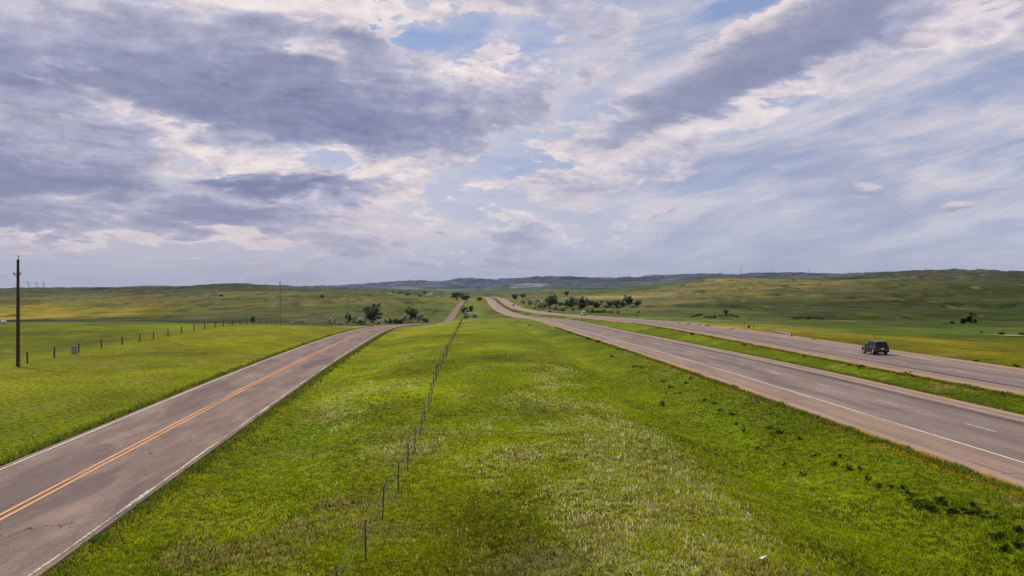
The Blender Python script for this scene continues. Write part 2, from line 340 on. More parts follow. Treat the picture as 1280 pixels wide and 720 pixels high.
# ------------------------------------------------------------------ ground colours, painted on the land in world space
PAINT = [  # picture point, approx colour seen, distance haze and slope shade painted in
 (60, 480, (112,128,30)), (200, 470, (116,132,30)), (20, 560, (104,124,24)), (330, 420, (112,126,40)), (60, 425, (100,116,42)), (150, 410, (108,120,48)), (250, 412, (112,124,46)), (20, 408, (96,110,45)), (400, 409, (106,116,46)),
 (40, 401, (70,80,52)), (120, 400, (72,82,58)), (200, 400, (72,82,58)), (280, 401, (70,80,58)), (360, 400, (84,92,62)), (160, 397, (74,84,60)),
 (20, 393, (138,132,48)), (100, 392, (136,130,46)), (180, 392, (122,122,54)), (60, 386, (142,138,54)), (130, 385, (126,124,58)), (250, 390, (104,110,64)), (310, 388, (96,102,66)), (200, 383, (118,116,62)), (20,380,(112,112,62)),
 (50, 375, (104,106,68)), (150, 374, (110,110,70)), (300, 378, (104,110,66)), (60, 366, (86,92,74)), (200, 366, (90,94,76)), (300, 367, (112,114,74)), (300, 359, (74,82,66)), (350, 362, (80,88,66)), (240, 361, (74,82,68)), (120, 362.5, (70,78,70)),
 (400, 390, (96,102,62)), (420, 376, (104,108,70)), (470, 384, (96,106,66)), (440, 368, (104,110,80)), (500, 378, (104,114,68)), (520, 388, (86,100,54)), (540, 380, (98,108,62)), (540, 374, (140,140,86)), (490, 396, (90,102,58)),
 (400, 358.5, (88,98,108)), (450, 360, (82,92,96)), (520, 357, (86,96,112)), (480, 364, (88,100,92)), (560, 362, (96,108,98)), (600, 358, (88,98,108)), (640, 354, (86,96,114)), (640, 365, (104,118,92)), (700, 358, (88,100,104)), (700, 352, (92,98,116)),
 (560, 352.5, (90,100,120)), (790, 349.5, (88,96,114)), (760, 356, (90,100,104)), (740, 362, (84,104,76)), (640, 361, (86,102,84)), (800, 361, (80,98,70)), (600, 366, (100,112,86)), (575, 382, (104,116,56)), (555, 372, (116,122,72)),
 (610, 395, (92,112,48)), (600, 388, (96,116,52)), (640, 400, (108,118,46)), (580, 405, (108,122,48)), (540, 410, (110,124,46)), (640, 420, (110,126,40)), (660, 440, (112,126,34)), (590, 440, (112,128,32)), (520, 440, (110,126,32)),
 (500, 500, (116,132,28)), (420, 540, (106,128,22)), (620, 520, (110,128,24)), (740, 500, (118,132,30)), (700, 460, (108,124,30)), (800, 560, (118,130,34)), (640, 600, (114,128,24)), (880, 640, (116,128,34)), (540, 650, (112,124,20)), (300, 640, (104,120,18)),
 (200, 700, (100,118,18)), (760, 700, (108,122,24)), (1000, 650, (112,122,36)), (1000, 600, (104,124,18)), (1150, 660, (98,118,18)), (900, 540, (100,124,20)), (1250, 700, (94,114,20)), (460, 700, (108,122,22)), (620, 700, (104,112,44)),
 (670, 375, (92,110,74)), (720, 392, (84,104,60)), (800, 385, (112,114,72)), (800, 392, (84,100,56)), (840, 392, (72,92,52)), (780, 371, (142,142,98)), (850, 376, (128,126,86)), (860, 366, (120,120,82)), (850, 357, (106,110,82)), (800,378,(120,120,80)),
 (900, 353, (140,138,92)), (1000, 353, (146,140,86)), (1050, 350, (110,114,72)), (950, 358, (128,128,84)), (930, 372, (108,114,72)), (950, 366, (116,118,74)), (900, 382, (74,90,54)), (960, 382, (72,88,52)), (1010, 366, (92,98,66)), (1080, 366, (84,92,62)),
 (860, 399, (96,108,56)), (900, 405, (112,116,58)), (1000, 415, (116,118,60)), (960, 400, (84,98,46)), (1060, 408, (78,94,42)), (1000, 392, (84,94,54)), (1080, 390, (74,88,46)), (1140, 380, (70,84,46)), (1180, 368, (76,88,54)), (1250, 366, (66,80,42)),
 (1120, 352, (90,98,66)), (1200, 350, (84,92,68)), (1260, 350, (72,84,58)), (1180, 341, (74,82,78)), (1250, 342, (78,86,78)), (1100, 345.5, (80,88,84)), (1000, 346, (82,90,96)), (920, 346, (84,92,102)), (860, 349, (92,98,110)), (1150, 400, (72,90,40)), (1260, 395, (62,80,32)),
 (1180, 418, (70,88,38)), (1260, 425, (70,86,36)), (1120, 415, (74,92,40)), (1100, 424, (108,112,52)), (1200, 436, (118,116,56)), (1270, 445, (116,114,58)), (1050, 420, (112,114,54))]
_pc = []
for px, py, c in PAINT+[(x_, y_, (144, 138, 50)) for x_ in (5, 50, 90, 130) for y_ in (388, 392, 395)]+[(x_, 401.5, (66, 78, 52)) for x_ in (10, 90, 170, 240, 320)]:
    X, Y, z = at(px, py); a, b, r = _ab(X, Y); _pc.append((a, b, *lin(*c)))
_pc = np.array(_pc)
DEEP = np.array(lin(82, 100, 38)); VIV = np.array(lin(108, 130, 6))
def _spots(lst): return [(at(a, b)[0], at(a, b)[1], c, d, e) for a, b, c, d, e in lst]
DRIFTS = _spots([(465, 490, 2.2, 6, 1.3), (500, 450, 2.2, 8, .9), (425, 535, 1.6, 4, .8), (560, 540, 2.5, 5, .5), (640, 500, 4, 9, .7), (720, 470, 4, 14, .8), (790, 560, 4, 7, 1.0), (860, 640, 4, 5, 1.2), (760, 620, 3.5, 5, .9), (900, 690, 4, 4, .9), (930, 600, 2.5, 4, .6), (480, 560, 1.5, 3, .6), (700, 540, 4, 6, .7)])
DEADS = _spots([(505, 567, 1.3, 2.6, .9), (500, 664, 1.6, 1.2, .9), (640, 408, 3, 10, .6), (680, 440, 3, 12, .5), (545, 664, 1.6, .8, .6)])
def paint(X, Y):
    """colour of the land with haze and slope shade in it, plus mask of seed heads and of dead grass"""
    X = np.asarray(X, float); Y = np.asarray(Y, float)
    a, b, r = _ab(X, Y)
    w1 = (fbm(a*9, b*7, 4, 71)-.5); w2 = (fbm(a*9, b*7, 4, 77)-.5)
    aa = a+w1*.22; bb = b+w2*.22
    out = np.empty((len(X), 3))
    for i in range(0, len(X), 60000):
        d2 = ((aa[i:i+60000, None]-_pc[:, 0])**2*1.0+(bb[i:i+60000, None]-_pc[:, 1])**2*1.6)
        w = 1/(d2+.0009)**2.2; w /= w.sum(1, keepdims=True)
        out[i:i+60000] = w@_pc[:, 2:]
    # breakup at several scales
    n1 = fbm(X/9, Y/16, 4, 101); n2 = fbm(X/45, Y/90, 4, 111); n3 = fbm(X/240, Y/520, 5, 121); n4 = fbm(X/1300, Y/2400, 5, 131)
    v = 1+(n1-.5)*1.0*ss(900, 150, Y)+(n2-.5)*.7*ss(2500, 300, Y)+(n3-.5)*.85*ss(350, 900, Y)+(n4-.5)*.7*ss(2500, 6000, Y)
    out *= v[:, None]
    out[:, 0] *= 1+(n2-.5)*.5+(n3-.5)*.25*ss(300, 900, Y)
    # yellower / greener patches close by
    near = ss(420, 120, Y)
    # ditch and embankment of the highway
    dA, _ = road_dist(X, Y, road_A); dB, _ = road_dist(X, Y, road_B); dL, _ = road_dist(X, Y, road_L)
    emb = ss(-14.5, -11.5, dA+(n1-.5)*5)*ss(-6.6, -7.6, dA)*ss(900, 200, Y)
    out = out*(1-.75*emb[:, None])+DEEP*(.75*emb[:, None])*(.75+.6*n1[:, None])
    dit = np.exp(-((dA+17.5+(n1-.5)*5)/3.0)**2)*ss(500, 160, Y)
    out = out*(1-.7*dit[:, None])+VIV*.7*dit[:, None]
    med = ((dA > 5.2) & (dB < -5.2)).astype(float)*ss(900, 200, Y)
    out = out*(1-.8*med[:, None])+np.array(lin(84, 108, 38))*(.8*med[:, None])*(.6+.8*n1[:, None])
    vg = ss(900, 1100, Y)*((dA > 5.2) & (dB < -5.2))+0*Y
    med2 = ((dA > 5.2) & (dB < -5.2)).astype(float)*ss(300, 800, Y)*ss(2600, 2000, Y)
    out = out*(1-.8*med2[:, None])+np.array(lin(96, 96, 60))*(.8*med2[:, None])
    # gravel verge / worn dirt along the pavement edge
    for d, e0, e1, g in ((dA, -7.1, 5.7, 1.0), (dB, -5.6, 7.6, .8), (dL, -4.35, 4.3, .35)):
        od = np.maximum(e0-d, d-e1)
        vr = ss(1.2*g+(1.0*n1), .2, od)*g*ss(2700, 2300, Y)
        out = out*(1-vr[:, None])+np.array(lin(138, 118, 88))*vr[:, None]
    gl = np.abs(fbm(X/120, Y/200, 4, 23)*2-1); gm = (1-ss(.02, .10, gl))*ss(300, 600, Y)*ss(5000, 2500, Y)*(1-np.exp(-(X/(.07*Y+60))**2))
    out = out*(1-.38*gm[:, None])
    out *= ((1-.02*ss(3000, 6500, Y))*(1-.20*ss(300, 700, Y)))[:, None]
    # far pale cliffs and roads cut in the ridges
    cl = ss(.745, .78, fbm(X/420, Y/900, 4, 151))*ss(4500, 6500, Y)*ss(0.05, .2, X/(Y+1)+.22)
    out = out*(1-.45*cl[:, None])+np.array(lin(160, 158, 160))*(.45*cl[:, None])
    br = ss(.67, .72, fbm(X/90, Y/240, 4, 161))*ss(400, 800, Y)*ss(3500, 2000, Y)
    out = out*(1-.35*br[:, None])
    # seed-head drifts
    hill = ss(250, 420, Y)*ss(1900, 1100, Y)*ss(.17, .30, X/(Y+1))
    out = out*(1-.22*hill)[:, None]
    drift = fbm(X/5.5, Y/9.0, 4, 171); big_ = fbm(X/22, Y/38, 3, 181)
    reg = np.exp(-(((X-9)/9)**2+((Y-62)/38)**2))*1.0+np.exp(-(((X+12)/4)**2+((Y-74)/15)**2))*.8+np.exp(-(((X-14)/9)**2+((Y-40)/14)**2))*.6+.16*np.exp(-(((X-4)/16)**2+((Y-150)/60)**2))
    for dx_, dy_, rx_, ry_, p_ in DRIFTS: reg = reg+p_*np.exp(-(((X-dx_)/rx_)**2+((Y-dy_)/ry_)**2))
    reg = reg*ss(-17, -24, dA+(n1-.5)*6)
    seed = np.clip(ss(.49, .60, drift*.55+big_*.25+reg*.30), 0, 1)*ss(.10, .55, reg+.1*big_)*1.7*ss(.3, .62, fbm(X/2.2, Y/3.6, 3, 199))
    dead = ss(.66, .74, fbm(X/3.2, Y/4.5, 4, 191)+.10*np.exp(-((X+4.6)/2.5)**2)*(Y < 75)) * (Y < 140)*.8
    for dx_, dy_, rx_, ry_, p_ in DEADS: dead = np.maximum(dead, p_*np.exp(-(((X-dx_)/rx_)**2+((Y-dy_)/ry_)**2))*ss(.3, .6, n1+.1))
    sage = .7*np.exp(-(((X-.6)/2.2)**2+((Y-27.5)/2.2)**2))
    yb = np.exp(-(((dA+22+(n1-.5)*6)/2.6)**2))*ss(50, 62, 105-Y)*ss(22, 30, Y)*.55
    out = out*(1+near[:, None]*np.array([.22, .04, -.90]))
    out = out*(1+(ss(200, 500, Y)*(1-.9*ss(2500, 5000, Y)))[:, None]*np.array([-.02, -.12, -.28]))
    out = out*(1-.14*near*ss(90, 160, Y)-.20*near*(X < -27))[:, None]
    return out/1.0, seed, np.clip(dead+yb, 0, 1), sage*ss(.35, .6, n1+sage*.35), near

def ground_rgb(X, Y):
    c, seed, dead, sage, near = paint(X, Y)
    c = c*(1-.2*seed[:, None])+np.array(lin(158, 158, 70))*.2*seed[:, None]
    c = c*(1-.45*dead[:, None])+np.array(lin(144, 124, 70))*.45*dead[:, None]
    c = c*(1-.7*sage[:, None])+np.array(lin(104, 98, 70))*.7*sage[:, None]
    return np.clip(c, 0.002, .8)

def quick_mesh(name, V, faces, colors=None, uv=None, smooth=False):
    """faces: int array (n,3) or (n,4)"""
    V = np.ascontiguousarray(V, np.float32); faces = np.ascontiguousarray(faces, np.int32)
    me = bpy.data.meshes.new(name); k = faces.shape[1]
    me.vertices.add(len(V)); me.vertices.foreach_set('co', V.ravel())
    me.loops.add(faces.size); me.loops.foreach_set('vertex_index', faces.ravel())
    me.polygons.add(len(faces)); me.polygons.foreach_set('loop_start', np.arange(0, faces.size, k, dtype=np.int32))
    me.polygons.foreach_set('use_smooth', np.full(len(faces), smooth))
    me.update(calc_edges=True)
    if colors is not None:
        at_ = me.color_attributes.new('tint', 'FLOAT_COLOR', 'POINT')
        c = np.ones((len(V), 4), np.float32); c[:, :3] = colors; at_.data.foreach_set('color', c.ravel())
    if uv is not None:
        l = me.uv_layers.new(name='UVMap'); l.data.foreach_set('uv', np.ascontiguousarray(uv, np.float32)[faces.ravel()].ravel())
    return me
def link_obj(name, me, mat=None, parent=None, loc=None, rz=0, **props):
    o = bpy.data.objects.new(name, me); COL.objects.link(o)
    if mat is not None and me is not None and len(me.materials) == 0: me.materials.append(mat)
    if parent is not None: o.parent = parent
    if loc is not None: o.location = loc
    o.rotation_euler[2] = rz
    for k, v in props.items():
        if v is not None: o[k] = v
    return o

def new_mat(name):
    m = bpy.data.materials.new(name); m.use_nodes = True; nt = m.node_tree
    b = nt.nodes.get('Principled BSDF'); b.inputs['Specular IOR Level'].default_value = .2
    return m, nt, b
def attr(nt, name):
    n = nt.nodes.new('ShaderNodeAttribute'); n.attribute_name = name; return S(nt, n.outputs['Color'])
def position(nt):
    n = nt.nodes.new('ShaderNodeNewGeometry'); return S(nt, n.outputs['Position'])
def bump(nt, b, h, strength, dist=.1):
    n = nt.nodes.new('ShaderNodeBump'); n.inputs['Strength'].default_value = strength; n.inputs['Distance'].default_value = dist
    nt.links.new(h.sock, n.inputs['Height']); nt.links.new(n.outputs[0], b.inputs['Normal'])
def scale_col(nt, col, f):
    n = nt.nodes.new('ShaderNodeVectorMath'); n.operation = 'SCALE'; nt.links.new(col.sock, n.inputs[0]); link(nt, f, n.inputs['Scale'])
    return S(nt, n.outputs[0])

# ground material: painted tint broken up by grass-sized noise that coarsens with distance
def ground_material():
    m, nt, b = new_mat('grassland')
    p = position(nt); x, y, z = separate(nt, p)
    t = attr(nt, 'tint')
    n1 = noise(nt, p, 2.2, 6, .7); n2 = noise(nt, combine(nt, x*.30, y*.16, 0.0), 1.0, 7, .68); n3 = noise(nt, combine(nt, x*.045, y*.02, 0.0), 1.0, 8, .66); n4 = noise(nt, combine(nt, x*.006, y*.0024, 5.0), 1.0, 8, .62)
    near = 1.0-y.sstep(60, 260); mid = y.sstep(60, 180)*(1.0-y.sstep(500, 1300)); far = y.sstep(140, 500); vfar = y.sstep(1200, 3500)
    f = 1.0+(n1-.5)*near*1.0+(n2-.5)*1.1*(near*.6+mid)+(n3-.5)*1.9*(far*.95+mid*.4)+(n4-.5)*1.5*vfar
    lf = noise(nt, combine(nt, x*.16, y*.075, 77.0), 1.0, 8, .68); t = scale_col(nt, t, (lf-.5)*(1.0-y.sstep(250, 700))*1.1+1.0)
    sp = noise(nt, combine(nt, x*3.2, y*1.9, 0.0), 1.0, 3, .6)
    f = f*(1.0-(1.0-sp.sstep(.38, .56))*near*.55-y.sstep(25, 70)*0.0)
    c = scale_col(nt, t, f._m('MAXIMUM', .15))
    # scattered dark weeds and pale stems in the middle distance
    w = noise(nt, combine(nt, x*.55, y*.33, 9.0), 1.0, 4, .6)
    c = mix(nt, w.sstep(.60, .68)*y.sstep(50, 130)*(1.0-y.sstep(260, 700))*.55, c, tuple(lin(46, 60, 24)))
    dk = noise(nt, combine(nt, x*.022, y*.0075, 41.0), 1.0, 9, .70)
    c = mix(nt, dk.sstep(.54, .64)*y.sstep(170, 420)*(1.0-y.sstep(2600, 4200))*.74, c, tuple(lin(34, 46, 24)))
    pl = noise(nt, combine(nt, x*.030, y*.008, 61.0), 1.0, 9, .68)
    c = mix(nt, pl.sstep(.58, .66)*y.sstep(170, 420)*(1.0-y.sstep(2600, 4200))*.34, c, tuple(lin(150, 144, 96)))
    w2 = noise(nt, combine(nt, x*.75, y*.40, 19.0), 1.0, 5, .65)
    c = mix(nt, w2.sstep(.60, .70)*y.sstep(50, 120)*(1.0-y.sstep(260, 700))*.38, c, tuple(lin(168, 162, 96)))
    nt.links.new(c.sock, b.inputs['Base Color']); b.inputs['Roughness'].default_value = .95; b.inputs['Specular IOR Level'].default_value = .04
    bump(nt, b, n1*.25+n2*1.0, .55, .5)
    return m
M_GROUND = ground_material()

def build_ground():
    NA, NR = 1150, 900
    ang = np.linspace(R(-56), R(56), NA)
    # finer towards the middle of the view
    ang = np.sign(ang)*np.abs(ang/R(56))**1.15*R(56)
    r = np.concatenate([np.geomspace(12, 72, 40, endpoint=False), np.geomspace(72, 45000, NR-40)])
    Rr, Aa = np.meshgrid(r, ang, indexing='ij')
    X = (Rr*np.sin(Aa)).ravel(); Y = (Rr*np.cos(Aa)).ravel()-70
    Z = terrain(X, Y)
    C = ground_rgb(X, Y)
    i = np.arange(NR-1)[:, None]*NA+np.arange(NA-1)[None]
    fc = np.stack([i, i+1, i+NA+1, i+NA], -1).reshape(-1, 4)
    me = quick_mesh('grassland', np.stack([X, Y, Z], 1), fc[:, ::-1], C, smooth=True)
    o = link_obj('grassland', me, M_GROUND, kind='structure')
    return o
GROUND = build_ground()
# ------------------------------------------------------------------ roads
def road_stations(f, y0, y1):
    ys = [y0]
    while ys[-1] < y1: ys.append(ys[-1]+max(1.5, abs(ys[-1])*.012))
    ys = np.array(ys); v = f(ys); v2 = f(ys+.5); v1 = f(ys-.5)
    tx = (v2[:, 0]-v1[:, 0]); n = np.sqrt(tx*tx+1)
    nx, ny = 1/n, -tx/n                        # unit normal pointing right
    s = np.concatenate([[0], np.cumsum(np.hypot(np.diff(ys), np.diff(v[:, 0])))])
    return ys, v, nx, ny, s
def ribbon(f, y0, y1, offs, lift, skirt=0, jag=0, seed=1):
    """cross sections at the given lateral offsets; uv in metres (across, along)"""
    ys, v, nx, ny, s = road_stations(f, y0, y1)
    offs = list(offs); up = [lift]*len(offs)
    if skirt: offs = [offs[0]-.05]+offs+[offs[-1]+.05]; up = [lift-skirt]+up+[lift-skirt]
    k = len(offs); V = []; UV = []
    rs = np.random.RandomState(seed)
    for j, (o, u) in enumerate(zip(offs, up)):
        oo = np.full(len(ys), o, float)
        if jag and j in (0, k-1): oo = oo + (fbm(s/2.2, s*0+j*7.3, 4, seed)-.5)*jag
        lf = u+np.where(ys > 0, ys, 0)*(0.00006 if not skirt else 0)
        V.append(np.stack([v[:, 0]+nx*oo, ys+ny*oo, v[:, 1]+lf], 1)); UV.append(np.stack([oo, s], 1))
    V = np.stack(V, 1).reshape(-1, 3); UV = np.stack(UV, 1).reshape(-1, 2)
    n = len(ys); i = np.arange(n-1)[:, None]*k+np.arange(k-1)[None]
    fc = np.stack([i, i+1, i+k+1, i+k], -1).reshape(-1, 4)
    return V, fc, UV
def uvsock(nt):
    n = nt.nodes.new('ShaderNodeUVMap'); n.uv_map = 'UVMap'; return separate(nt, S(nt, n.outputs[0]))
def band(u, a, b, soft=.15):
    return u.sstep(a-soft, a+soft)*(1.0-u.sstep(b-soft, b+soft))
def tintc(nt, c, k):
    n = nt.nodes.new('ShaderNodeVectorMath'); n.operation = 'MULTIPLY'; nt.links.new(c.sock, n.inputs[0]); n.inputs[1].default_value = k
    return S(nt, n.outputs[0])
def asphalt_local():
    m, nt, b = new_mat('worn_local_asphalt'); u, v, _ = uvsock(nt); p = position(nt)
    n1 = noise(nt, p, 9.0, 8, .75); n2 = noise(nt, combine(nt, u*.8, v*.09, 0.0), 1.0, 7, .62); n3 = noise(nt, combine(nt, u*3.0, v*.5, 3.0), 1.0, 7, .7)
    base = mix(nt, n2.sstep(.3, .72), lin(106, 92, 88), lin(140, 124, 117))
    # wheel tracks polished darker, centre of each lane paler
    tr = band(u, -3.1, -2.3, .4)+band(u, -1.5, -.8, .4)+band(u, .8, 1.5, .4)+band(u, 2.3, 3.1, .4)
    c = mix(nt, tr*.30, base, lin(98, 85, 82))
    c = mix(nt, n3.sstep(.50, .68)*.45, c, lin(84, 72, 70))
    c = mix(nt, n1.sstep(.52, .70)*.5, c, lin(184, 166, 152)); c = mix(nt, (1.0-n1.sstep(.30, .48))*.6, c, lin(62, 52, 50))
    # sealed cracks: transverse every so often and wandering longitudinal ones
    wv = noise(nt, combine(nt, u*.35, v*.06, 7.0), 1.0, 5, .6)
    vv = v+(wv-.5)*14.0
    cr = ((vv/17.0)._m('FRACT')-.5).abs()*17.0
    line = 1.0-cr.sstep(.03, .10)
    c = mix(nt, line*noise(nt, combine(nt, u*.3, v*.11, 2.0), 1.0, 3, .5).sstep(.44, .52)*.9, c, lin(42, 36, 38))
    # old patches
    pt = noise(nt, combine(nt, u*.28, v*.055, 31.0), 1.0, 2, .4)
    c = mix(nt, pt.sstep(.58, .62)*.55, c, lin(84, 74, 76))
    # dusty, crumbling edges
    n5 = noise(nt, combine(nt, u*.55, v*.16, 51.0), 1.0, 8, .7); c = mix(nt, n5.sstep(.53, .66)*.40, c, lin(76, 66, 64)); c = mix(nt, (1.0-n5.sstep(.34, .46))*.35, c, lin(160, 142, 130))
    e = (u.abs()+(n3-.5)*.5).sstep(3.95, 4.3)
    c = mix(nt, e*.55, c, lin(146, 126, 104))
    c = mix(nt, 1.0, c, c); c = tintc(nt, c, (1.03, .915, .80))
    nt.links.new(c.sock, b.inputs['Base Color']); b.inputs['Roughness'].default_value = .85
    bump(nt, b, n1*.5+n3*.5-line*.5, .35, .03); return m
def asphalt_highway(name, mirror):
    m, nt, b = new_mat(name); u, v, _ = uvsock(nt); p = position(nt)
    if mirror: u = u*-1.0
    n1 = noise(nt, p, 8.0, 8, .75); n2 = noise(nt, combine(nt, u*.5, v*.05, 0.0), 1.0, 7, .62); n3 = noise(nt, combine(nt, u*2.5, v*.25, 3.0), 1.0, 7, .7)
    lane = mix(nt, n2.sstep(.3, .7), lin(108, 96, 94), lin(138, 124, 119))
    sh = mix(nt, n2.sstep(.3, .7), lin(128, 109, 99), lin(152, 131, 118))
    c = mix(nt, band(u, -4.15, 4.9, .05), sh, lane)
    tr = band(u, -3.0, -2.3, .35)+band(u, -1.5, -.8, .35)+band(u, .9, 1.6, .35)+band(u, 2.5, 3.2, .35)
    c = mix(nt, tr*.22, c, lin(88, 78, 80))
    n5 = noise(nt, combine(nt, u*.45, v*.07, 51.0), 1.0, 8, .7); c = mix(nt, n5.sstep(.53, .66)*.32, c, lin(80, 70, 70)); c = mix(nt, (1.0-n5.sstep(.34, .46))*.30, c, lin(164, 146, 134))
    # dark paving seam just inside the inner edge and a rumble strip on the outer shoulder
    c = mix(nt, band(u, 3.1, 3.6, .12)*n3.sstep(.28, .5)*.85, c, lin(62, 54, 58))
    rum = ((v/.9)._m('FRACT')-.5).abs().sstep(.2, .3)*band(u, -5.0, -4.6, .05)
    c = mix(nt, rum*.25, c, lin(84, 70, 66))
    c = mix(nt, band(u, -6.35, -6.2, .05)*n3.sstep(.4, .55)*.7, c, lin(84, 68, 62))
    c = mix(nt, n1.sstep(.53, .72)*.4, c, lin(178, 158, 146)); c = mix(nt, (1.0-n1.sstep(.28, .47))*.55, c, lin(72, 62, 62))
    cr = ((v/23.0+(n2-.5)*.06)._m('FRACT')-.5).abs()*23.0
    c = mix(nt, (1.0-cr.sstep(.04, .16))*n3.sstep(.4, .5)*.5, c, lin(60, 52, 54))
    e = ((n3-.5)*.9+u).sstep(5.0, 5.5)+(1.0-((n3-.5)*.9+u).sstep(-7.0, -6.5))
    c = mix(nt, e.clamp()*.6, c, lin(168, 142, 118))
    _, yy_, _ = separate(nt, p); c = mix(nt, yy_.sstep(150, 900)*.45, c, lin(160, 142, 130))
    c = tintc(nt, c, (1.02, .955, .83))
    nt.links.new(c.sock, b.inputs['Base Color']); b.inputs['Roughness'].default_value = .8
    bump(nt, b, n1*.5+n3*.4, .3, .03); return m
def paint_mat(name, col, wear, fade):
    m, nt, b = new_mat(name); u, v, _ = uvsock(nt); p = position(nt)
    n = noise(nt, p, 6.0, 7, .7); n2 = noise(nt, combine(nt, u*1.5, v*.12, 0.0), 1.0, 5, .6)
    w = (n*.6+n2*.4).sstep(wear-.06, wear+.06)
    c = mix(nt, w, col, fade)
    nt.links.new(c.sock, b.inputs['Base Color']); b.inputs['Roughness'].default_value = .7; return m
M_LOC = asphalt_local(); M_HA = asphalt_highway('highway_asphalt', False); M_HB = asphalt_highway('far_highway_asphalt', True)
M_WHITE = paint_mat('white_road_paint', lin(214, 200, 182), .545, lin(160, 142, 130))
M_CREAM = paint_mat('crumbled_white_edge_paint', lin(206, 192, 164), .50, lin(132, 118, 92))
M_YEL = paint_mat('faded_yellow_road_paint', lin(208, 150, 94), .55, lin(150, 118, 96))
M_YELP = paint_mat('pale_yellow_road_paint', lin(216, 176, 128), .56, lin(160, 134, 116))

def strip(parent, name, f, y0, y1, a, b, lift, mat, jag=.05, seed=1):
    V, fc, UV = ribbon(f, y0, y1, (a, b), lift, jag=jag, seed=seed)
    return link_obj(name, quick_mesh(name, V, fc, uv=UV), mat, parent, kind='structure')
def dashes(parent, f, y0, y1, off, length, pitch, lift, phase=0, w=.16):
    ys, v, nx, ny, s = road_stations(f, y0, y1)
    Vs = []; Fs = []; UVs = []; d = phase
    smax = s[-1]
    fy = lambda q: np.interp(q, s, ys)
    while d+length < smax:
        q = np.array([d, d+length*.5, d+length]); yy = fy(q); vv = f(yy); t = (f(yy+.5)-f(yy-.5))[:, 0]; n = np.sqrt(1+t*t)
        zl = vv[:, 1]+lift+np.maximum(yy, 0)*.00006
        wd = w*np.ones_like(yy)
        L = np.stack([vv[:, 0]+(off-wd)/n, yy-(off-wd)*t/n, zl], 1); Rr = np.stack([vv[:, 0]+(off+wd)/n, yy-(off+wd)*t/n, zl], 1)
        k = len(Vs)*6; Vs.append(np.concatenate([L, Rr])); UVs.append(np.stack([np.r_[[off-wd[0]]*3, [off+wd[0]]*3], np.r_[q, q]], 1))
        Fs += [[k, k+3, k+4, k+1], [k+1, k+4, k+5, k+2]]
        d += pitch
    me = quick_mesh('lane_dashes', np.concatenate(Vs), np.array(Fs), uv=np.concatenate(UVs))
    return link_obj('lane_dashes', me, M_WHITE, parent, kind='structure')

LIFT = .02
def two_lane():
    V, fc, UV = ribbon(road_L, -60, 2400, (-4.3, -2, 0, 2, 4.12), LIFT, skirt=.35, jag=.30, seed=3)
    o = link_obj('local_road', quick_mesh('local_road', V, fc, uv=UV), M_LOC, kind='structure')
    strip(o, 'edge_line', road_L, -60, 700, -4.00, -3.88, LIFT+.012, M_WHITE, .03, 4)
    strip(o, 'edge_line', road_L, -60, 700, 3.82, 3.95, LIFT+.012, M_CREAM, .16, 5)
    strip(o, 'center_line', road_L, -60, 700, -.24, -.09, LIFT+.012, M_YEL, .02, 6)
    strip(o, 'center_line', road_L, -60, 700, .09, .24, LIFT+.012, M_YEL, .02, 7)
def highway(f, name, mat, e0, e1, s, phase):
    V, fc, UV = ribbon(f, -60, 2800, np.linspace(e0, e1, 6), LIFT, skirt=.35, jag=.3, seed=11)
    o = link_obj(name, quick_mesh(name, V, fc, uv=UV), mat, kind='structure')
    a, b = -3.98*s, 4.02*s
    strip(o, 'edge_line', f, -60, 1500, min(a, a-.16*s), max(a, a-.16*s), LIFT+.012, M_WHITE, .02, 12)
    strip(o, 'median_line', f, -60, 1500, min(b, b+.16*s), max(b, b+.16*s), LIFT+.012, M_YELP, .02, 13)
    dashes(o, f, -60, 1100, 0, 3.3, 12.4, LIFT+.012, phase, .06)
two_lane()
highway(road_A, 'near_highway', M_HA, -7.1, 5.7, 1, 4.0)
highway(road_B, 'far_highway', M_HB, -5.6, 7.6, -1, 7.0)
# ------------------------------------------------------------------ grass blades (nobody could count them)
def foliage_mat(name, transl=.35, rough=.7, var=0.0):
    m = bpy.data.materials.new(name); m.use_nodes = True; nt = m.node_tree; nt.nodes.clear()
    out = nt.nodes.new('ShaderNodeOutputMaterial'); t = attr(nt, 'tint')
    if var:
        n = noise(nt, position(nt), 1.3, 3, .6); t = scale_col(nt, t, (n-.5)*var+1.0)
    d = nt.nodes.new('ShaderNodeBsdfPrincipled'); d.inputs['Roughness'].default_value = rough; d.inputs['Specular IOR Level'].default_value = .05
    tr = nt.nodes.new('ShaderNodeBsdfTranslucent'); mx = nt.nodes.new('ShaderNodeMixShader'); mx.inputs[0].default_value = transl
    nt.links.new(t.sock, d.inputs['Base Color']); nt.links.new(t.sock, tr.inputs[0])
    nt.links.new(d.outputs[0], mx.inputs[1]); nt.links.new(tr.outputs[0], mx.inputs[2]); nt.links.new(mx.outputs[0], out.inputs[0]); return m
M_BLADE = foliage_mat('grass_blade', .40)
def on_pavement(X, Y, margin=0.0):
    bad = np.zeros(len(X), bool)
    for f, e0, e1 in ROADS:
        d, _ = road_dist(X, Y, f); bad |= (d > e0-margin) & (d < e1+margin)
    return bad
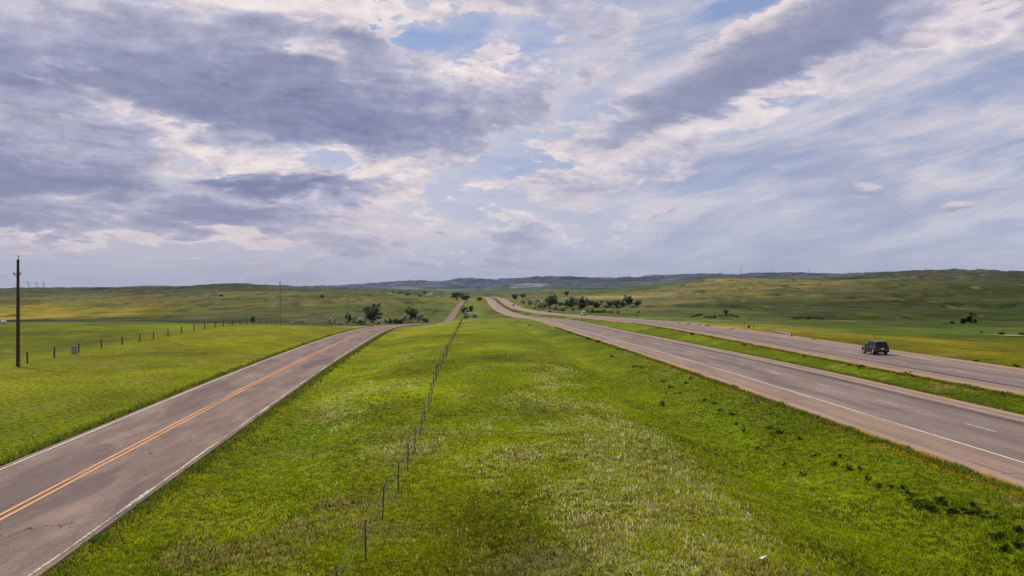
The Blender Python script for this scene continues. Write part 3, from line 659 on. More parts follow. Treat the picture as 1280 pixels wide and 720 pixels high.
def blades(X, Y, Z, C, hgt, wid, lean, rs):
    """one tapered blade (a bent pair of triangles) per point"""
    n = len(X); az = rs.uniform(0, 2*np.pi, n); la = rs.uniform(0, 2*np.pi, n); ln = np.abs(rs.normal(0, lean, n))*hgt
    wx, wy = np.cos(az)*wid*.5, np.sin(az)*wid*.5; lx, ly = np.cos(la)*ln, np.sin(la)*ln
    b = np.stack([X, Y, Z-.03], 1)
    P = np.stack([b+np.stack([-wx, -wy, 0*wx], 1), b+np.stack([wx, wy, 0*wx], 1),
                  b+np.stack([wx*.7+lx*.35, wy*.7+ly*.35, hgt*.6], 1), b+np.stack([lx, ly, hgt], 1)], 1).reshape(-1, 3)
    k = np.arange(n)[:, None]*4
    fc = np.concatenate([k+np.array([[0, 1, 2]]), k+np.array([[0, 2, 3]])], 0)
    q = ss(20, 110, Y)[:, None]; sh = np.array([[.40, .40, 1.15, 1.6]])*(1-q)+np.array([[.75, .75, 1.15, 1.35]])*q  # sunlit tips and dark feet painted into the blade colours
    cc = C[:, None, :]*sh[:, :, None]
    return P, fc, cc.reshape(-1, 3)
def scatter(rs, n, y0, y1, half=.62):
    """points spread evenly over what can be seen: density falls with distance"""
    Y = y0*(y1/y0)**rs.uniform(0, 1, n); X = rs.uniform(-half, half, n)*(Y+4)
    return X, Y
def build_grass():
    rs = np.random.RandomState(7)
    def emit(name, n_t, per, y0, y1, hs, ws, spread, kind, label_col=None):
        X, Y = scatter(rs, n_t, y0, y1)
        ok = ~on_pavement(X, Y, .12)
        X, Y = X[ok], Y[ok]
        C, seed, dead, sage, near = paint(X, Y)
        seed = np.clip(seed*.8, 0, 1)
        if kind == 'seed':
            k = rs.uniform(0, 1, len(X)) < seed*1.0+.012
            X, Y, C, seed, dead, sage = X[k], Y[k], C[k], seed[k], dead[k], sage[k]
        k = fbm(X/1.1, Y/1.3, 3, 301)
        Xb = np.repeat(X, per)+rs.normal(0, 1, len(X)*per)*spread*np.repeat(1+Y/90, per)
        Yb = np.repeat(Y, per)+rs.normal(0, 1, len(X)*per)*spread*np.repeat(1+Y/90, per)
        hb = np.repeat((.45+1.1*k)*hs*(1+.5*dead-.0*seed), per)*rs.uniform(.45, 1.25, len(Xb))
        dA, _ = road_dist(Xb, Yb, road_A); hb *= 1+.12*((dA > -22) & (dA < -8)); hb *= 1-.6*ss(80, 150, Yb)
        hb *= 1-.45*(Xb < -27)
        wb = ws*rs.uniform(.6, 1.4, len(Xb))*(1+Yb/34)
        Cb = np.repeat(C, per, 0)
        if kind == 'seed':
            col = np.array(lin(230, 224, 168)); Cb = col*rs.uniform(.6, 1.2, (len(Xb), 1))
        else:
            t = rs.uniform(0, 1, (len(Xb), 1))
            kk = np.repeat(k, per)[:, None]
            k2 = np.repeat(fbm(X/3.4, Y/5.0, 3, 401), per)[:, None]; Cb = Cb*np.clip(.42+1.15*t+2.2*(kk-.5)+1.3*(k2-.5), .12, 3)*np.array([1.0, 1.04, .8])
            dry = (rs.uniform(0, 1, len(Xb)) < .03+.40*np.repeat(dead, per)+.45*np.repeat(sage, per)+.05*np.repeat(seed, per))[:, None]
            Cb = np.where(dry, np.array(lin(168, 148, 96))*rs.uniform(.5, 1.2, (len(Xb), 1)), Cb)
            yel = (rs.uniform(0, 1, len(Xb)) < .10)[:, None]
            Cb = np.where(yel & ~dry, Cb*np.array([1.6, 1.35, .8]), Cb)
            sgm = (rs.uniform(0, 1, len(Xb)) < .5*np.repeat(sage, per))[:, None]
            Cb = np.where(sgm, np.array(lin(92, 88, 66))*rs.uniform(.5, 1.2, (len(Xb), 1)), Cb)
        bad = on_pavement(Xb, Yb, -.12)
        Xb, Yb, hb, wb, Cb = Xb[~bad], Yb[~bad], hb[~bad], wb[~bad], Cb[~bad]
        Zb = terrain(Xb, Yb)
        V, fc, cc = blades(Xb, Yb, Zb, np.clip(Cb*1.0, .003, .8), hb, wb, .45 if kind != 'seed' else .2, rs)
        return V, fc, cc
    sets = [emit('g', 60000, 8, 23, 150, .125, .017, .13, 'g'), emit('s', 44000, 2, 23, 150, .14, .018, .10, 'seed')]
    for nm, parts, lab in (('grass', sets[:1], 'g'), ('grass_seed_heads', sets[1:], 's')):
        Vs, Fs, Cs, o = [], [], [], 0
        for V, fc, cc in parts: Vs.append(V); Fs.append(fc+o); Cs.append(cc); o += len(V)
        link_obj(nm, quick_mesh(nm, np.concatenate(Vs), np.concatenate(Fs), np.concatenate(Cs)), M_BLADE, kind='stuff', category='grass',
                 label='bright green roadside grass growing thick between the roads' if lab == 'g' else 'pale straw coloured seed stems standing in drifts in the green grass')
    # ragged fringe along the pavement edges
    Vs, Fs, Cs, o = [], [], [], 0
    for f, e, y1, hh in ((road_L, -4.45, 300, .55), (road_L, 4.15, 240, .34), (road_A, -7.45, 260, .38), (road_A, 6.2, 260, .25), (road_B, -6.2, 260, .28)):
        n = 12000; Y = 20*(y1/20)**rs.uniform(0, 1, n); off = e+np.sign(e)*np.abs(rs.normal(0, .35, n))*1.0+np.sign(-e)*ss(.62, .8, fbm(Y/2.0, Y*0+e, 3, 9))*rs.uniform(0, .6, n)
        v = f(Y); t = (f(Y+.5)-f(Y-.5))[:, 0]; nn = np.sqrt(1+t*t); X = v[:, 0]+off/nn; Yy = Y-off*t/nn
        C = ground_rgb(X, Yy)*0+np.array(lin(100, 116, 36)); C = C*rs.uniform(.5, 1.3, (n, 1)); dry = (rs.uniform(0, 1, n) < .07)[:, None]; C = np.where(dry, np.array(lin(150, 130, 86))*rs.uniform(.5, 1, (n, 1)), C)
        g = fbm(Y/1.5, Y*0+3.3, 3, 19)
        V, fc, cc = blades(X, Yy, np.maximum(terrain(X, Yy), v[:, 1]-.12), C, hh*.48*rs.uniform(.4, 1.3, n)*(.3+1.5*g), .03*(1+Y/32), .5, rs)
        Vs.append(V); Fs.append(fc+o); Cs.append(cc); o += len(V)
    link_obj('verge_grass', quick_mesh('verge_grass', np.concatenate(Vs), np.concatenate(Fs), np.concatenate(Cs)), M_BLADE, kind='stuff', category='grass', label='ragged taller grass crowding the broken edges of the pavement')
build_grass()

# ------------------------------------------------------------------ leafy things
M_LEAF = foliage_mat('tree_leaves', .3, .7, .3)
M_BARK, bk_nt, bk_b = new_mat('bark')
bk_c = mix(bk_nt, noise(bk_nt, position(bk_nt), 3, 5, .6), lin(70, 60, 52), lin(112, 100, 86)); bk_nt.links.new(bk_c.sock, bk_b.inputs['Base Color'])
def leaf_cloud(rs, centers, radii, per, size, cols, flat=.8):
    """many leaf-sized quads around clump centres"""
    n = len(centers)*per
    c = np.repeat(np.array(centers), per, 0); r = np.repeat(np.array(radii), per)
    d = rs.normal(0, 1, (n, 3)); d /= np.linalg.norm(d, axis=1, keepdims=True); rad = rs.uniform(0, 1, n)**.45
    p = c+d*(rad*r)[:, None]*np.array([1, 1, flat])
    a = rs.normal(0, 1, (n, 3)); a /= np.linalg.norm(a, axis=1, keepdims=True); b = np.cross(a, rs.normal(0, 1, (n, 3))); b /= np.linalg.norm(b, axis=1, keepdims=True)
    s = (size*rs.uniform(.5, 1.4, n))[:, None]
    V = np.stack([p-a*s, p+b*s*.55, p+a*s, p-b*s*.55], 1).reshape(-1, 3)
    fc = np.arange(n)[:, None]*4+np.array([[0, 1, 2, 3]])
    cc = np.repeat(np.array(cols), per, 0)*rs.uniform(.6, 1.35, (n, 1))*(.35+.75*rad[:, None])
    return V, fc, np.repeat(cc, 4, 0)
def tube(path, radii, sides=6):
    path = np.array(path, float); V = []; Fc = []
    for i, (p, r) in enumerate(zip(path, radii)):
        t = path[min(i+1, len(path)-1)]-path[max(i-1, 0)]; t /= np.linalg.norm(t)+1e-9
        u = np.cross(t, [0, 0, 1.0] if abs(t[2]) < .9 else [1.0, 0, 0]); u /= np.linalg.norm(u); w = np.cross(t, u)
        for k in range(sides):
            q = 2*math.pi*k/sides; V.append(p+(u*math.cos(q)+w*math.sin(q))*r)
    for i in range(len(path)-1):
        for k in range(sides): a = i*sides+k; b = i*sides+(k+1) % sides; Fc.append((a, b, b+sides, a+sides))
    m = len(V); V.append(path[0]); V.append(path[-1])
    e = (len(path)-1)*sides
    for k in range(sides): Fc.append((m, (k+1) % sides, k, m)); Fc.append((m+1, e+k, e+(k+1) % sides, m+1))
    return np.array(V), Fc
def pymesh(name, pieces):
    V, Fc, o = [], [], 0
    for v, f in pieces:
        V += [tuple(q) for q in v]; Fc += [tuple(dict.fromkeys(i+o for i in face)) for face in f]; o += len(v)
    me = bpy.data.meshes.new(name); me.from_pydata(V, [], Fc); me.update(); return me
DARKG, SILV, MIDG, BLUE = np.array(lin(92, 108, 82)), np.array(lin(190, 198, 168)), np.array(lin(136, 156, 90)), np.array(lin(92, 108, 94))
_protos = {}
def tree_proto(kind, var):
    """unit-height tree: crown mesh and trunk mesh; kinds differ in outline and leaf colour"""
    key = (kind, var)
    if key in _protos: return _protos[key]
    rs = np.random.RandomState(hash_key(kind)*31+var)
    base = {'cottonwood': DARKG, 'olive': SILV, 'bush': MIDG, 'dark_bush': DARKG*.8, 'far': BLUE, 'black': np.array(lin(40, 50, 30))}[kind]
    C, Rd, cols = [], [], []; limbs = []
    tall = kind in ('cottonwood', 'far'); w = .46 if tall else .62
    nc = 44 if tall else 36
    lobes = [(rs.uniform(-.26, .26), rs.uniform(-.26, .26), rs.uniform(.22, .76) if tall else rs.uniform(.2, .72), rs.uniform(.16, .28)) for _ in range(7)]
    for i in range(nc):
        lx, ly, lz, lr = lobes[i % 7]
        d = rs.normal(0, 1, 3); d /= np.linalg.norm(d)
        p = np.array([lx+d[0]*lr*1.1, ly+d[1]*lr*1.1, lz+d[2]*lr*.9]); p[2] = np.clip(p[2], .10 if tall else .06, .97)
        C.append(p); Rd.append(rs.uniform(.09, .17)); 
        tt = rs.uniform(0, 1)
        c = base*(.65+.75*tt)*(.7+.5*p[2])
        if kind == 'olive' and tt < .3: c = DARKG*1.1
        cols.append(c)
        if i % 3 == 0: limbs.append(tube([(0, 0, .12), (p[0]*.5, p[1]*.5, p[2]*.55), tuple(p)], (.014, .009, .003), 5))
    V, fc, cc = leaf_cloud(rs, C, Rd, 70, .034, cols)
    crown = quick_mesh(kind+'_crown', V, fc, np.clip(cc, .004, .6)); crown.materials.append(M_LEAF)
    trunk = pymesh(kind+'_trunk', [tube([(0, 0, -.04), (.01, 0, .18), (rs.uniform(-.03, .03), .01, .42), (0, 0, .7)], (.034, .024, .014, .004) if tall else (.02, .015, .01, .004))]+limbs)
    trunk.materials.append(M_BARK); _protos[key] = (crown, trunk); return _protos[key]
def hash_key(s): return sum(ord(c)*(i+3) for i, c in enumerate(s)) % 9973
_tn = [0]
def plant(px, py, hpx, wpx, kind, label, group=None, name=None, ymin=0, Y=None, cat=None, sink=0.0):
    if Y is None: X, Y, z = at(px, py, ymin=ymin)
    else: X = px2X(px, Y); z = gz(X, Y)
    h = hpx*Y/F; w = wpx*Y/F; _tn[0] += 1; var = _tn[0] % 4
    crown, trunk = tree_proto(kind, var)
    nm = name or {'cottonwood': 'cottonwood_tree', 'olive': 'silver_leaved_tree', 'bush': 'shrub', 'dark_bush': 'dark_shrub', 'far': 'distant_tree', 'black': 'dark_tree'}[kind]
    root = link_obj(nm, None, loc=(X, Y, z-sink*h), rz=(_tn[0]*2.4) % 6.28, label=label, category=cat or ('shrub' if 'bush' in kind else 'tree'), group=group)
    sw = w/(.92)
    root.scale = (sw, sw, h)
    link_obj('crown', crown, parent=root); link_obj('trunk', trunk, parent=root)
    return root
# ------------------------------------------------------------------ trees and shrubs
gL = 'trees and bushes in the draw behind the local road'
plant(466, 404, 27, 25, 'cottonwood', 'tallest dark green tree in the row behind the local road', gL, ymin=380)
plant(514, 402.5, 20, 15, 'cottonwood', 'dark tree rising over silvery bushes near where the local road curves away', gL, ymin=380)
plant(454, 406, 13, 17, 'olive', 'broad silvery tree just left of the tallest dark tree', gL, ymin=380)
plant(435, 406, 16, 9, 'cottonwood', 'slim dark tree standing beside the thin distant pole', gL, ymin=380)
plant(414, 406, 10, 12, 'olive', 'round silvery bush at the left end of the tree row', gL, ymin=380)
plant(424, 407, 6, 8, 'olive', 'small pale bush between the round silvery bush and the slim dark tree', gL, ymin=380)
plant(472, 405.5, 9, 12, 'olive', 'low silvery bush at the foot of the tallest dark tree', gL, ymin=380)
plant(482, 405, 9, 9, 'olive', 'silvery bush right of the tallest dark tree', gL, ymin=380)
for px, h in ((444, 8), (488, 7), (494, 7.5), (500, 7)): plant(px, 404.5, h, 9, 'dark_bush', 'low dark bush in the shaded part of the tree row', gL, ymin=380)
plant(506, 402.5, 11, 13, 'olive', 'silvery bush left below the second tall tree of the row', gL, ymin=380)
plant(523, 402.8, 12, 15, 'olive', 'wide grey green bush where the local road dips out of sight', gL, ymin=380)
plant(533, 403, 6, 10, 'dark_bush', 'small dark bush at the right end of the tree row', gL, ymin=380)
plant(316, 402, 9, 8, 'dark_bush', 'small round dark bush on the rise behind the wooden post fence', ymin=300)
for px, py, h in ((378, 404, 5), (372, 404, 4.0)): plant(px, py, h, 8, 'olive', 'low grey bush along the field edge beyond the wooden post fence', 'low bushes at the field edge', ymin=300)
plant(402, 372, 4.5, 5, 'dark_bush', 'single tiny dark bush high on the open hillside', ymin=600)
plant(276, 370, 2.4, 7, 'dark_bush', 'dark patch of brush on the distant left hillside', ymin=600)
gC = 'bushes beside the far stretch of the local road'
plant(580, 391, 9, 9, 'dark_bush', 'dark bush nearest the local road on the far slope', gC, ymin=600)
plant(588, 390, 9, 10, 'dark_bush', 'dark bush behind the silvery ones between the two far roads', gC, ymin=600)
plant(583, 398, 11, 16, 'olive', 'largest silvery bush between the far local road and the highway', gC, ymin=600)
plant(592, 398, 8, 12, 'olive', 'small silvery bush right of the largest one on the far slope', gC, ymin=600)
plant(571, 376, 11, 13, 'far', 'big dark tree at the top of the far local road', 'grove at the top of the local road', Y=2020)
plant(580, 376, 10, 11, 'far', 'slightly lower dark tree on the right of the hilltop grove', 'grove at the top of the local road', Y=2040)
plant(598.5, 376, 5.5, 8, 'dark_bush', 'compact black looking bush between grove and highway crest', ymin=900)
gR = 'trees in the creek bottom beside the highway'
for px, py, h, w, k, lab in [
    (644, 374, 7, 10, 'far', 'farthest bluish tree at the left end of the creek trees'), (653, 373, 5, 8, 'far', 'small bluish tree right of the farthest one'),
    (654, 381, 9, 11, 'olive', 'first silvery tree at the left of the creek grove'), (663, 381, 10, 12, 'olive', 'second silvery tree from the left of the creek grove'), (671, 381, 10, 10, 'olive', 'third silvery tree from the left of the creek grove'),
    (678, 387, 12, 13, 'olive', 'silvery rounded tree in front of the tall dark creek tree'), (688, 387, 20, 17, 'cottonwood', 'tallest dark tree of the creek grove with full round crown'), (693, 388, 11, 10, 'olive', 'pale lower tree at the right foot of the tallest creek tree'),
    (703, 389, 7.5, 13, 'bush', 'light green low bush right of the tallest creek tree'), (714, 385, 15, 14, 'cottonwood', 'grey green tree left of centre in the creek grove'), (721, 384, 14, 10, 'olive', 'slender silvery tree in the middle of the creek grove'),
    (729, 386, 16, 15, 'cottonwood', 'broad tree right of centre in the creek grove'), (738, 384, 10, 9, 'cottonwood', 'smaller dark tree beside the broad central one'), (709, 371, 7, 7, 'far', 'dark tree on the rise behind the creek grove'),
    (746, 384, 8, 11, 'dark_bush', 'dark brushy tree right of the main grove'), (756, 384, 8, 8, 'olive', 'thin pale tree in the gap of the grove'), (763, 384, 8, 8, 'cottonwood', 'thin dark tree in the gap of the grove'),
    (772, 384, 9.5, 11, 'cottonwood', 'dark tree just left of the tall end tree'), (787, 384, 16, 15, 'cottonwood', 'tall spreading tree near the right end of the creek grove'), (798, 382, 8, 8, 'dark_bush', 'last small tree at the right end of the creek grove'),
    (735, 391, 6, 6, 'bush', 'green bush at the near edge of the creek grove')]:
    plant(px, py, h, w, k, lab, gR, ymin=560)
gB = 'brushy undergrowth among the creek trees'
for i in range(30):
    px = 668+i*4.35+(i*7 % 3)
    plant(px, 386.5-(i*5 % 4)*1.3-(px > 745)*2, 4.5+(i*3 % 4), 9, ('olive', 'dark_bush', 'olive', 'cottonwood')[i % 4], 'grey green brush in the low belt under the creek trees', gB, name='shrub', cat='shrub', ymin=560)
gS = 'low dark shrubs scattered in front of the creek grove'
for px, py, h, w in [(740, 391, 5, 8), (747, 391, 5, 8), (754, 391, 5, 7), (763, 391, 2.6, 7), (773, 392, 4, 4), (798, 391, 3.5, 4), (796, 395, 2.3, 3), (688, 391, 3, 7), (725, 388, 5, 4), (716, 388, 3, 6)]:
    plant(px, py, h, w, 'dark_bush', 'low dark shrub on the green flat between highway and creek trees', gS, ymin=480)
gK = 'dark brush along the creek bank right of the highway'
for i, px in enumerate((866, 870, 876, 882, 888, 894, 900, 907, 914, 920)):
    plant(px, 395+abs((i % 5)-2)*.6+(1.2 if i in (3, 4, 5) else 0), 2.4+(i % 3)*.7, 7, 'dark_bush', 'low dark brush in the line along the creek bank', gK, ymin=350)
plant(908, 392.5, 6, 8, 'cottonwood', 'lone dark tree behind the creek bank brush', ymin=350)
for i, px in enumerate((995, 1003, 1011, 1018, 1025)): plant(px, 398.5-(i % 2)*1.0, 2.0+(i % 3)*.6, 9, 'dark_bush', 'low brush filling the shaded gully on the right slope', 'gully brush', ymin=350)
gT = 'dark trees in the hollow of the right hillside'
plant(1213, 404.5, 14, 13, 'black', 'taller of the two very dark trees in the right hillside hollow', gT, ymin=350)
plant(1205, 404.5, 11, 12, 'black', 'lower left one of the two very dark trees in the hollow', gT, ymin=350)
plant(1191, 405, 4, 9, 'black', 'low dark bush left of the two very dark trees', gT, ymin=350)
plant(1182, 405.5, 2, 8, 'dark_bush', 'flat patch of brush left of the dark hillside trees', gT, ymin=350)
plant(1227, 416, 2.6, 5, 'dark_bush', 'small bush at the left end of the pale wash', ymin=200)
plant(1252, 418.5, 5, 10, 'black', 'dark squat bush above the pale wash on the right slope', ymin=200)
plant(1278, 419.5, 5, 9, 'dark_bush', 'dark bush cut by the picture edge beside the pale wash', ymin=200)
plant(936, 410, 5.5, 4, 'dark_bush', 'narrow dark bush beside the pale stub post past the highway', ymin=200)
gF = 'trees around the white farm buildings'
for px, py, h, w in ((530, 368.5, 4.5, 5), (525, 371, 3, 6), (552, 368, 2, 3), (510, 369, 2.6, 8), (492, 366.5, 2.4, 6), (499, 366.8, 2, 6)):
    plant(px, py, h, w, 'far', 'small dark tree near the far white farm buildings', gF, ymin=1500)
# weeds on the embankment, the median and the shoulders
def weed_protos():
    out = []
    for v in range(4):
        rs = np.random.RandomState(50+v); C, Rd, cols = [], [], []
        for i in range(12):
            a, r = rs.uniform(0, 6.28), abs(rs.normal(0, .32)); C.append((math.cos(a)*r, math.sin(a)*r, rs.uniform(.12, .75)*(1-.6*min(r, 1)))); Rd.append(rs.uniform(.12, .22)); cols.append(np.array(lin(50, 70, 26))*rs.uniform(.5, 1.4))
        V, fc, cc = leaf_cloud(rs, C, Rd, 34, .055, cols, .9); me = quick_mesh('weed_leaves', V, fc, np.clip(cc, .003, .5)); me.materials.append(M_LEAF); out.append(me)
    return out
WEED = weed_protos()
def weed(i, px, py, hpx, wpx, label, group):
    X, Y, z = at(px, py)
    dA_ = float(road_dist(np.array([X]), np.array([Y]), road_A)[0][0])
    if -7.9 < dA_ < 0: X -= (7.9+dA_)+.3; z = gz(X, Y)
    elif 0 <= dA_ < 6.4: X += 6.6-dA_; z = gz(X, Y)
    o = link_obj('weed_clump', None, loc=(X, Y, z-.04), rz=i*1.7, label=label, category='weeds', group=group)
    s = wpx*Y/F*1.4; o.scale = (s, s*1.1, max(hpx*Y/F*1.5, .35)); link_obj('foliage', WEED[i % 4], parent=o)
for i, (px, py, h, w) in enumerate([(753, 425, 2.5, 5), (761, 428, 4, 7), (772, 431, 3, 6), (790, 437, 3, 7), (766, 446, 2, 9), (793, 459, 3, 9), (802, 460, 3, 7), (829, 477, 4, 8), (838, 485, 3.5, 9), (863, 474, 3, 6), (881, 502, 5, 11), (893, 505, 4, 8),
    (915, 519, 5, 10), (920, 531, 4, 7), (947, 562, 4, 7), (964, 536, 6, 11), (974, 542, 5, 14), (999, 550, 4, 9), (981, 583, 5, 8), (1006, 594, 7, 12), (1042, 582, 6, 11), (1062, 588, 5, 14), (1075, 588, 4, 10), (1090, 553, 6, 11), (1096, 610, 7, 14),
    (1115, 611, 8, 12), (1137, 620, 9, 18), (1158, 634, 12, 26), (1173, 627, 8, 16), (1190, 641, 10, 26), (1206, 641, 9, 24), (1227, 641, 7, 20), (1246, 675, 13, 28), (1273, 666, 14, 20), (1271, 685, 11, 24), (662, 407, 3, 5), (720, 416, 2, 5), (735, 420, 2, 5), (1128, 612, 7, 14), (1148, 627, 8, 18), (1166, 640, 9, 20), (1180, 632, 7, 16), (1214, 634, 7, 16), (1240, 648, 7, 14), (1085, 600, 5, 10), (1050, 572, 5, 10), (1254, 690, 9, 18), (848, 492, 3, 7), (858, 480, 3, 6), (900, 514, 3, 7), (930, 540, 4, 8), (1020, 570, 4, 9), (742, 424, 3, 6)]):
    weed(i, px, py, h*.8, w*.75, 'dark weed clump on the grassy slope below the near highway', 'weed clumps on the highway embankment')
for i, (px, py, h, w) in enumerate([(866, 419, 3, 6), (1062, 457, 3, 6), (1076, 461, 5, 8), (1133, 468, 5, 10), (1142, 471, 3, 8), (1158, 474, 3, 8), (1219, 487, 4, 9), (1258, 493, 5, 10), (931, 432, 2, 5), (977, 437, 2, 4), (825, 411, 2, 5), (800, 404, 1.6, 5), (1005, 446, 2, 6)]):
    weed(i, px, py, h, w, 'dark weed clump in the grass median between the highway lanes', 'weed clumps in the median')
for i, (px, py, h, w) in enumerate([(862, 406, 2, 5), (873, 407, 2, 5), (884, 408.5, 2.5, 6), (914, 412.5, 3, 5), (850, 405, 1.6, 5), (1014, 425, 2, 6), (1018, 425.6, 2, 7), (1075, 433, 2.5, 5), (1271, 459, 4, 9), (1220, 452, 2.5, 8)]):
    weed(i, px, py, h, w, 'dark weed clump on the outer shoulder of the far highway', 'weed clumps on the outer shoulder')
plant(828, 508.5, 9, 6, 'dark_bush', 'single upright dark seedling tree standing alone in the green ditch', name='young_juniper', cat='tree')
# ------------------------------------------------------------------ small mesh helpers
def box(cx, cy, cz, sx, sy, sz):
    V = [(cx+a*sx/2, cy+b*sy/2, cz+c*sz/2) for a in (-1, 1) for b in (-1, 1) for c in (-1, 1)]
    return V, [(0, 1, 3, 2), (4, 6, 7, 5), (0, 4, 5, 1), (2, 3, 7, 6), (0, 2, 6, 4), (1, 5, 7, 3)]
def bar(p, q, r, sides=5): return tube([p, q], (r, r), sides)
def simple(name, c1, c2=None, rough=.8, metal=0, scale=8, spec=.2):
    m, nt, b = new_mat(name)
    n = noise(nt, position(nt), scale, 5, .65); c = mix(nt, n.sstep(.3, .7), c1, c2 or tuple(v*.6 for v in c1))
    nt.links.new(c.sock, b.inputs['Base Color']); b.inputs['Roughness'].default_value = rough; b.inputs['Metallic'].default_value = metal; b.inputs['Specular IOR Level'].default_value = spec; return m
M_POLE = simple('weathered_creosote_pole', lin(88, 68, 58), lin(52, 40, 36), .9, scale=5); M_POST = simple('weathered_wood_post', lin(96, 84, 72), lin(58, 50, 44), .9)
M_TPOST = simple('dark_steel_post', lin(92, 88, 82), lin(60, 58, 54), .7); M_WIRE = simple('fence_wire', lin(120, 116, 112), lin(80, 74, 70), .6)
M_GREYP = simple('silvered_pole', lin(150, 150, 148), lin(112, 110, 108), .8); M_INS = simple('porcelain', lin(90, 74, 64), None, .3)
M_BOX = simple('pale_green_enamel', lin(150, 152, 134), lin(120, 122, 108), .5); M_WHT = simple('white_paint', lin(226, 224, 218), lin(196, 192, 186), .6)
M_GALV = simple('galvanised_steel', lin(160, 158, 132), lin(120, 120, 100), .5, .2); M_ROOF = simple('grey_roof', lin(150, 150, 156), lin(110, 110, 118), .7); M_DGLASS = simple('dark_opening', lin(40, 42, 50), None, .3)
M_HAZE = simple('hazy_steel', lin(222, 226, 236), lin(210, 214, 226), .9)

def utility_pole(px, py, hpx, mats, label, Y=None, arms=True, group='utility poles crossing the left field', lean=0.0):
    if Y is None: X, Y, z = at(px, py)
    else: X = px2X(px, Y); z = gz(X, Y)
    h = hpx*Y/F
    root = link_obj('utility_pole', None, loc=(X, Y, z), label=label, category='utility pole', group=group); root.rotation_euler[1] = lean
    link_obj('pole', pymesh('pole', [tube([(0, 0, -.5), (0, 0, h*.5), (0, 0, h)], (.20, .17, .13), 10)]), mats, root)
    link_obj('pole_top_pin', pymesh('pin', [tube([(.05, 0, h-.25), (.05, 0, h+.28)], (.03, .03), 6)]), M_INS, root)
    ins = tube([(.05, 0, h+.26), (.05, 0, h+.34), (.05, 0, h+.44)], (.04, .06, .035), 8); link_obj('insulator', pymesh('insulator', [ins]), M_INS, root)
    if arms:
        link_obj('crossarm', pymesh('crossarm', [box(0, -.16, h*.865, .8, .10, .10), bar((-.3, -.2, h*.865), (0, -.15, h*.82), .02), bar((.3, -.2, h*.865), (0, -.15, h*.82), .02)]), M_POLE, root)
        for s in (-.34, .34): link_obj('insulator', pymesh('insulator', [tube([(s, -.16, h*.865+.05), (s, -.16, h*.865+.14), (s, -.16, h*.865+.22)], (.03, .045, .03), 8)]), M_INS, root)
    link_obj('ground_wire', pymesh('ground_wire', [bar((.17, -.1, -.2), (.14, -.08, h*.86), .012)]), M_WIRE, root)
    return X, Y, z, h
utility_pole(22.5, 458.5, 134, M_POLE, 'tall dark brown wooden pole with a short crossarm, nearest of the utility poles')
utility_pole(350, 407.5, 54, M_GREYP, 'pale grey wooden pole standing at the field edge behind the post fence', Y=262, arms=False)
utility_pole(434.5, 407.5, 34, M_GREYP, 'thin pale pole, farthest of the utility poles, in front of the tree row', Y=400, arms=False)

# stump of the old marker beside the nearest pole
X, Y, z = at(26, 459.5); mk = link_obj('marker_stake', None, loc=(X, Y-.3, z), label='short orange topped stake at the foot of the tall dark pole', category='stake')
link_obj('stake', pymesh('stake', [box(0, 0, .22, .08, .04, .5)]), M_POST, mk); link_obj('cap', pymesh('cap', [box(0, 0, .53, .085, .045, .12)]), simple('faded_orange', lin(196, 130, 70)), mk)

# ------------------------------------------------------------------ fences: every post is a part of its fence
def fence(name, label, pts, h, mat, wires, rad, wood, thick=(), cat='fence'):
    x0, y0 = pts[0]; z0 = gz(x0, y0)
    root = link_obj(name, None, loc=(x0, y0, z0), label=label, category=cat)
    rs = np.random.RandomState(len(pts)); tops = []
    zz = terrain(np.array([p[0] for p in pts]), np.array([p[1] for p in pts]))
    protos = []
    for v in range(5):
        k = rs.uniform(.92, 1.06); dx, dy = rs.normal(0, .03), rs.normal(0, .03)
        if wood: pc = [tube([(0, 0, -.3), (dx*.5, dy*.5, h*.5), (dx*1.5, dy*1.5, h*k)], (rad, rad*.95, rad*.85), 8)]
        else:
            pc = [box(dx*.5, 0, h*k/2-.1, rad*2, .012, h*k+.2), box(dx*.5, .022, h*k/2-.1, .014, .04, h*k+.2)]
        protos.append(pymesh('post', pc))
        protos[-1].materials.append(mat)
    for i, ((x, y), z) in enumerate(zip(pts, zz)):
        o = link_obj('post', protos[(i*3+i//4) % 5], parent=root, loc=(x-x0, y-y0, z-z0), rz=0 if not wood else i*1.3)
        o.rotation_euler[0] = rs.normal(0, .035); o.rotation_euler[1] = rs.normal(0, .04)
        if i in thick: o.scale = (1.9, 1.9, 1.12)
    for wz in wires:
        pc = []
        for i in range(len(pts)-1):
            a = (pts[i][0]-x0, pts[i][1]-y0, zz[i]-z0+wz*h); b = (pts[i+1][0]-x0, pts[i+1][1]-y0, zz[i+1]-z0+wz*h)
            m = ((a[0]+b[0])/2, (a[1]+b[1])/2, (a[2]+b[2])/2-.03); pc.append(tube([a, m, b], (.007,)*3, 3))
        link_obj('wire', pymesh('wire', pc), M_WIRE, root)
    return root
def along(fn, y0, y1, step, rs=None):
    out = []; y = y0
    while y < y1:
        out.append((float(fn(y)), y)); y += step*(1+(rs.uniform(-.12, .12) if rs else 0))
    return out
CX = np.array([-10, 27.9, 33, 37.3, 41.8, 46.5, 51.5, 57.1, 62.5, 83, 105, 154, 200, 300, 330]); CV = np.array([-3.6, -4.1, -4.25, -4.27, -4.38, -4.5, -4.74, -5.0, -5.2, -6.3, -7.1, -9, -10.9, -15, -16.4])
f_rnd = random.Random(3)
cpts = [(float(np.interp(y, CX, CV)), y) for y in [18.0, 23.2, 27.9, 33, 37.3, 41.8, 46.5, 51.5, 57.1, 62.5]]+along(lambda y: np.interp(y, CX, CV), 67.5, 300, 5.0, f_rnd)
fence('steel_post_fence', 'wire fence on thin dark steel posts running up the middle of the grass', cpts, 1.22, M_TPOST, (.35, .6, .8, .96), .023, False, thick=(13, 19))
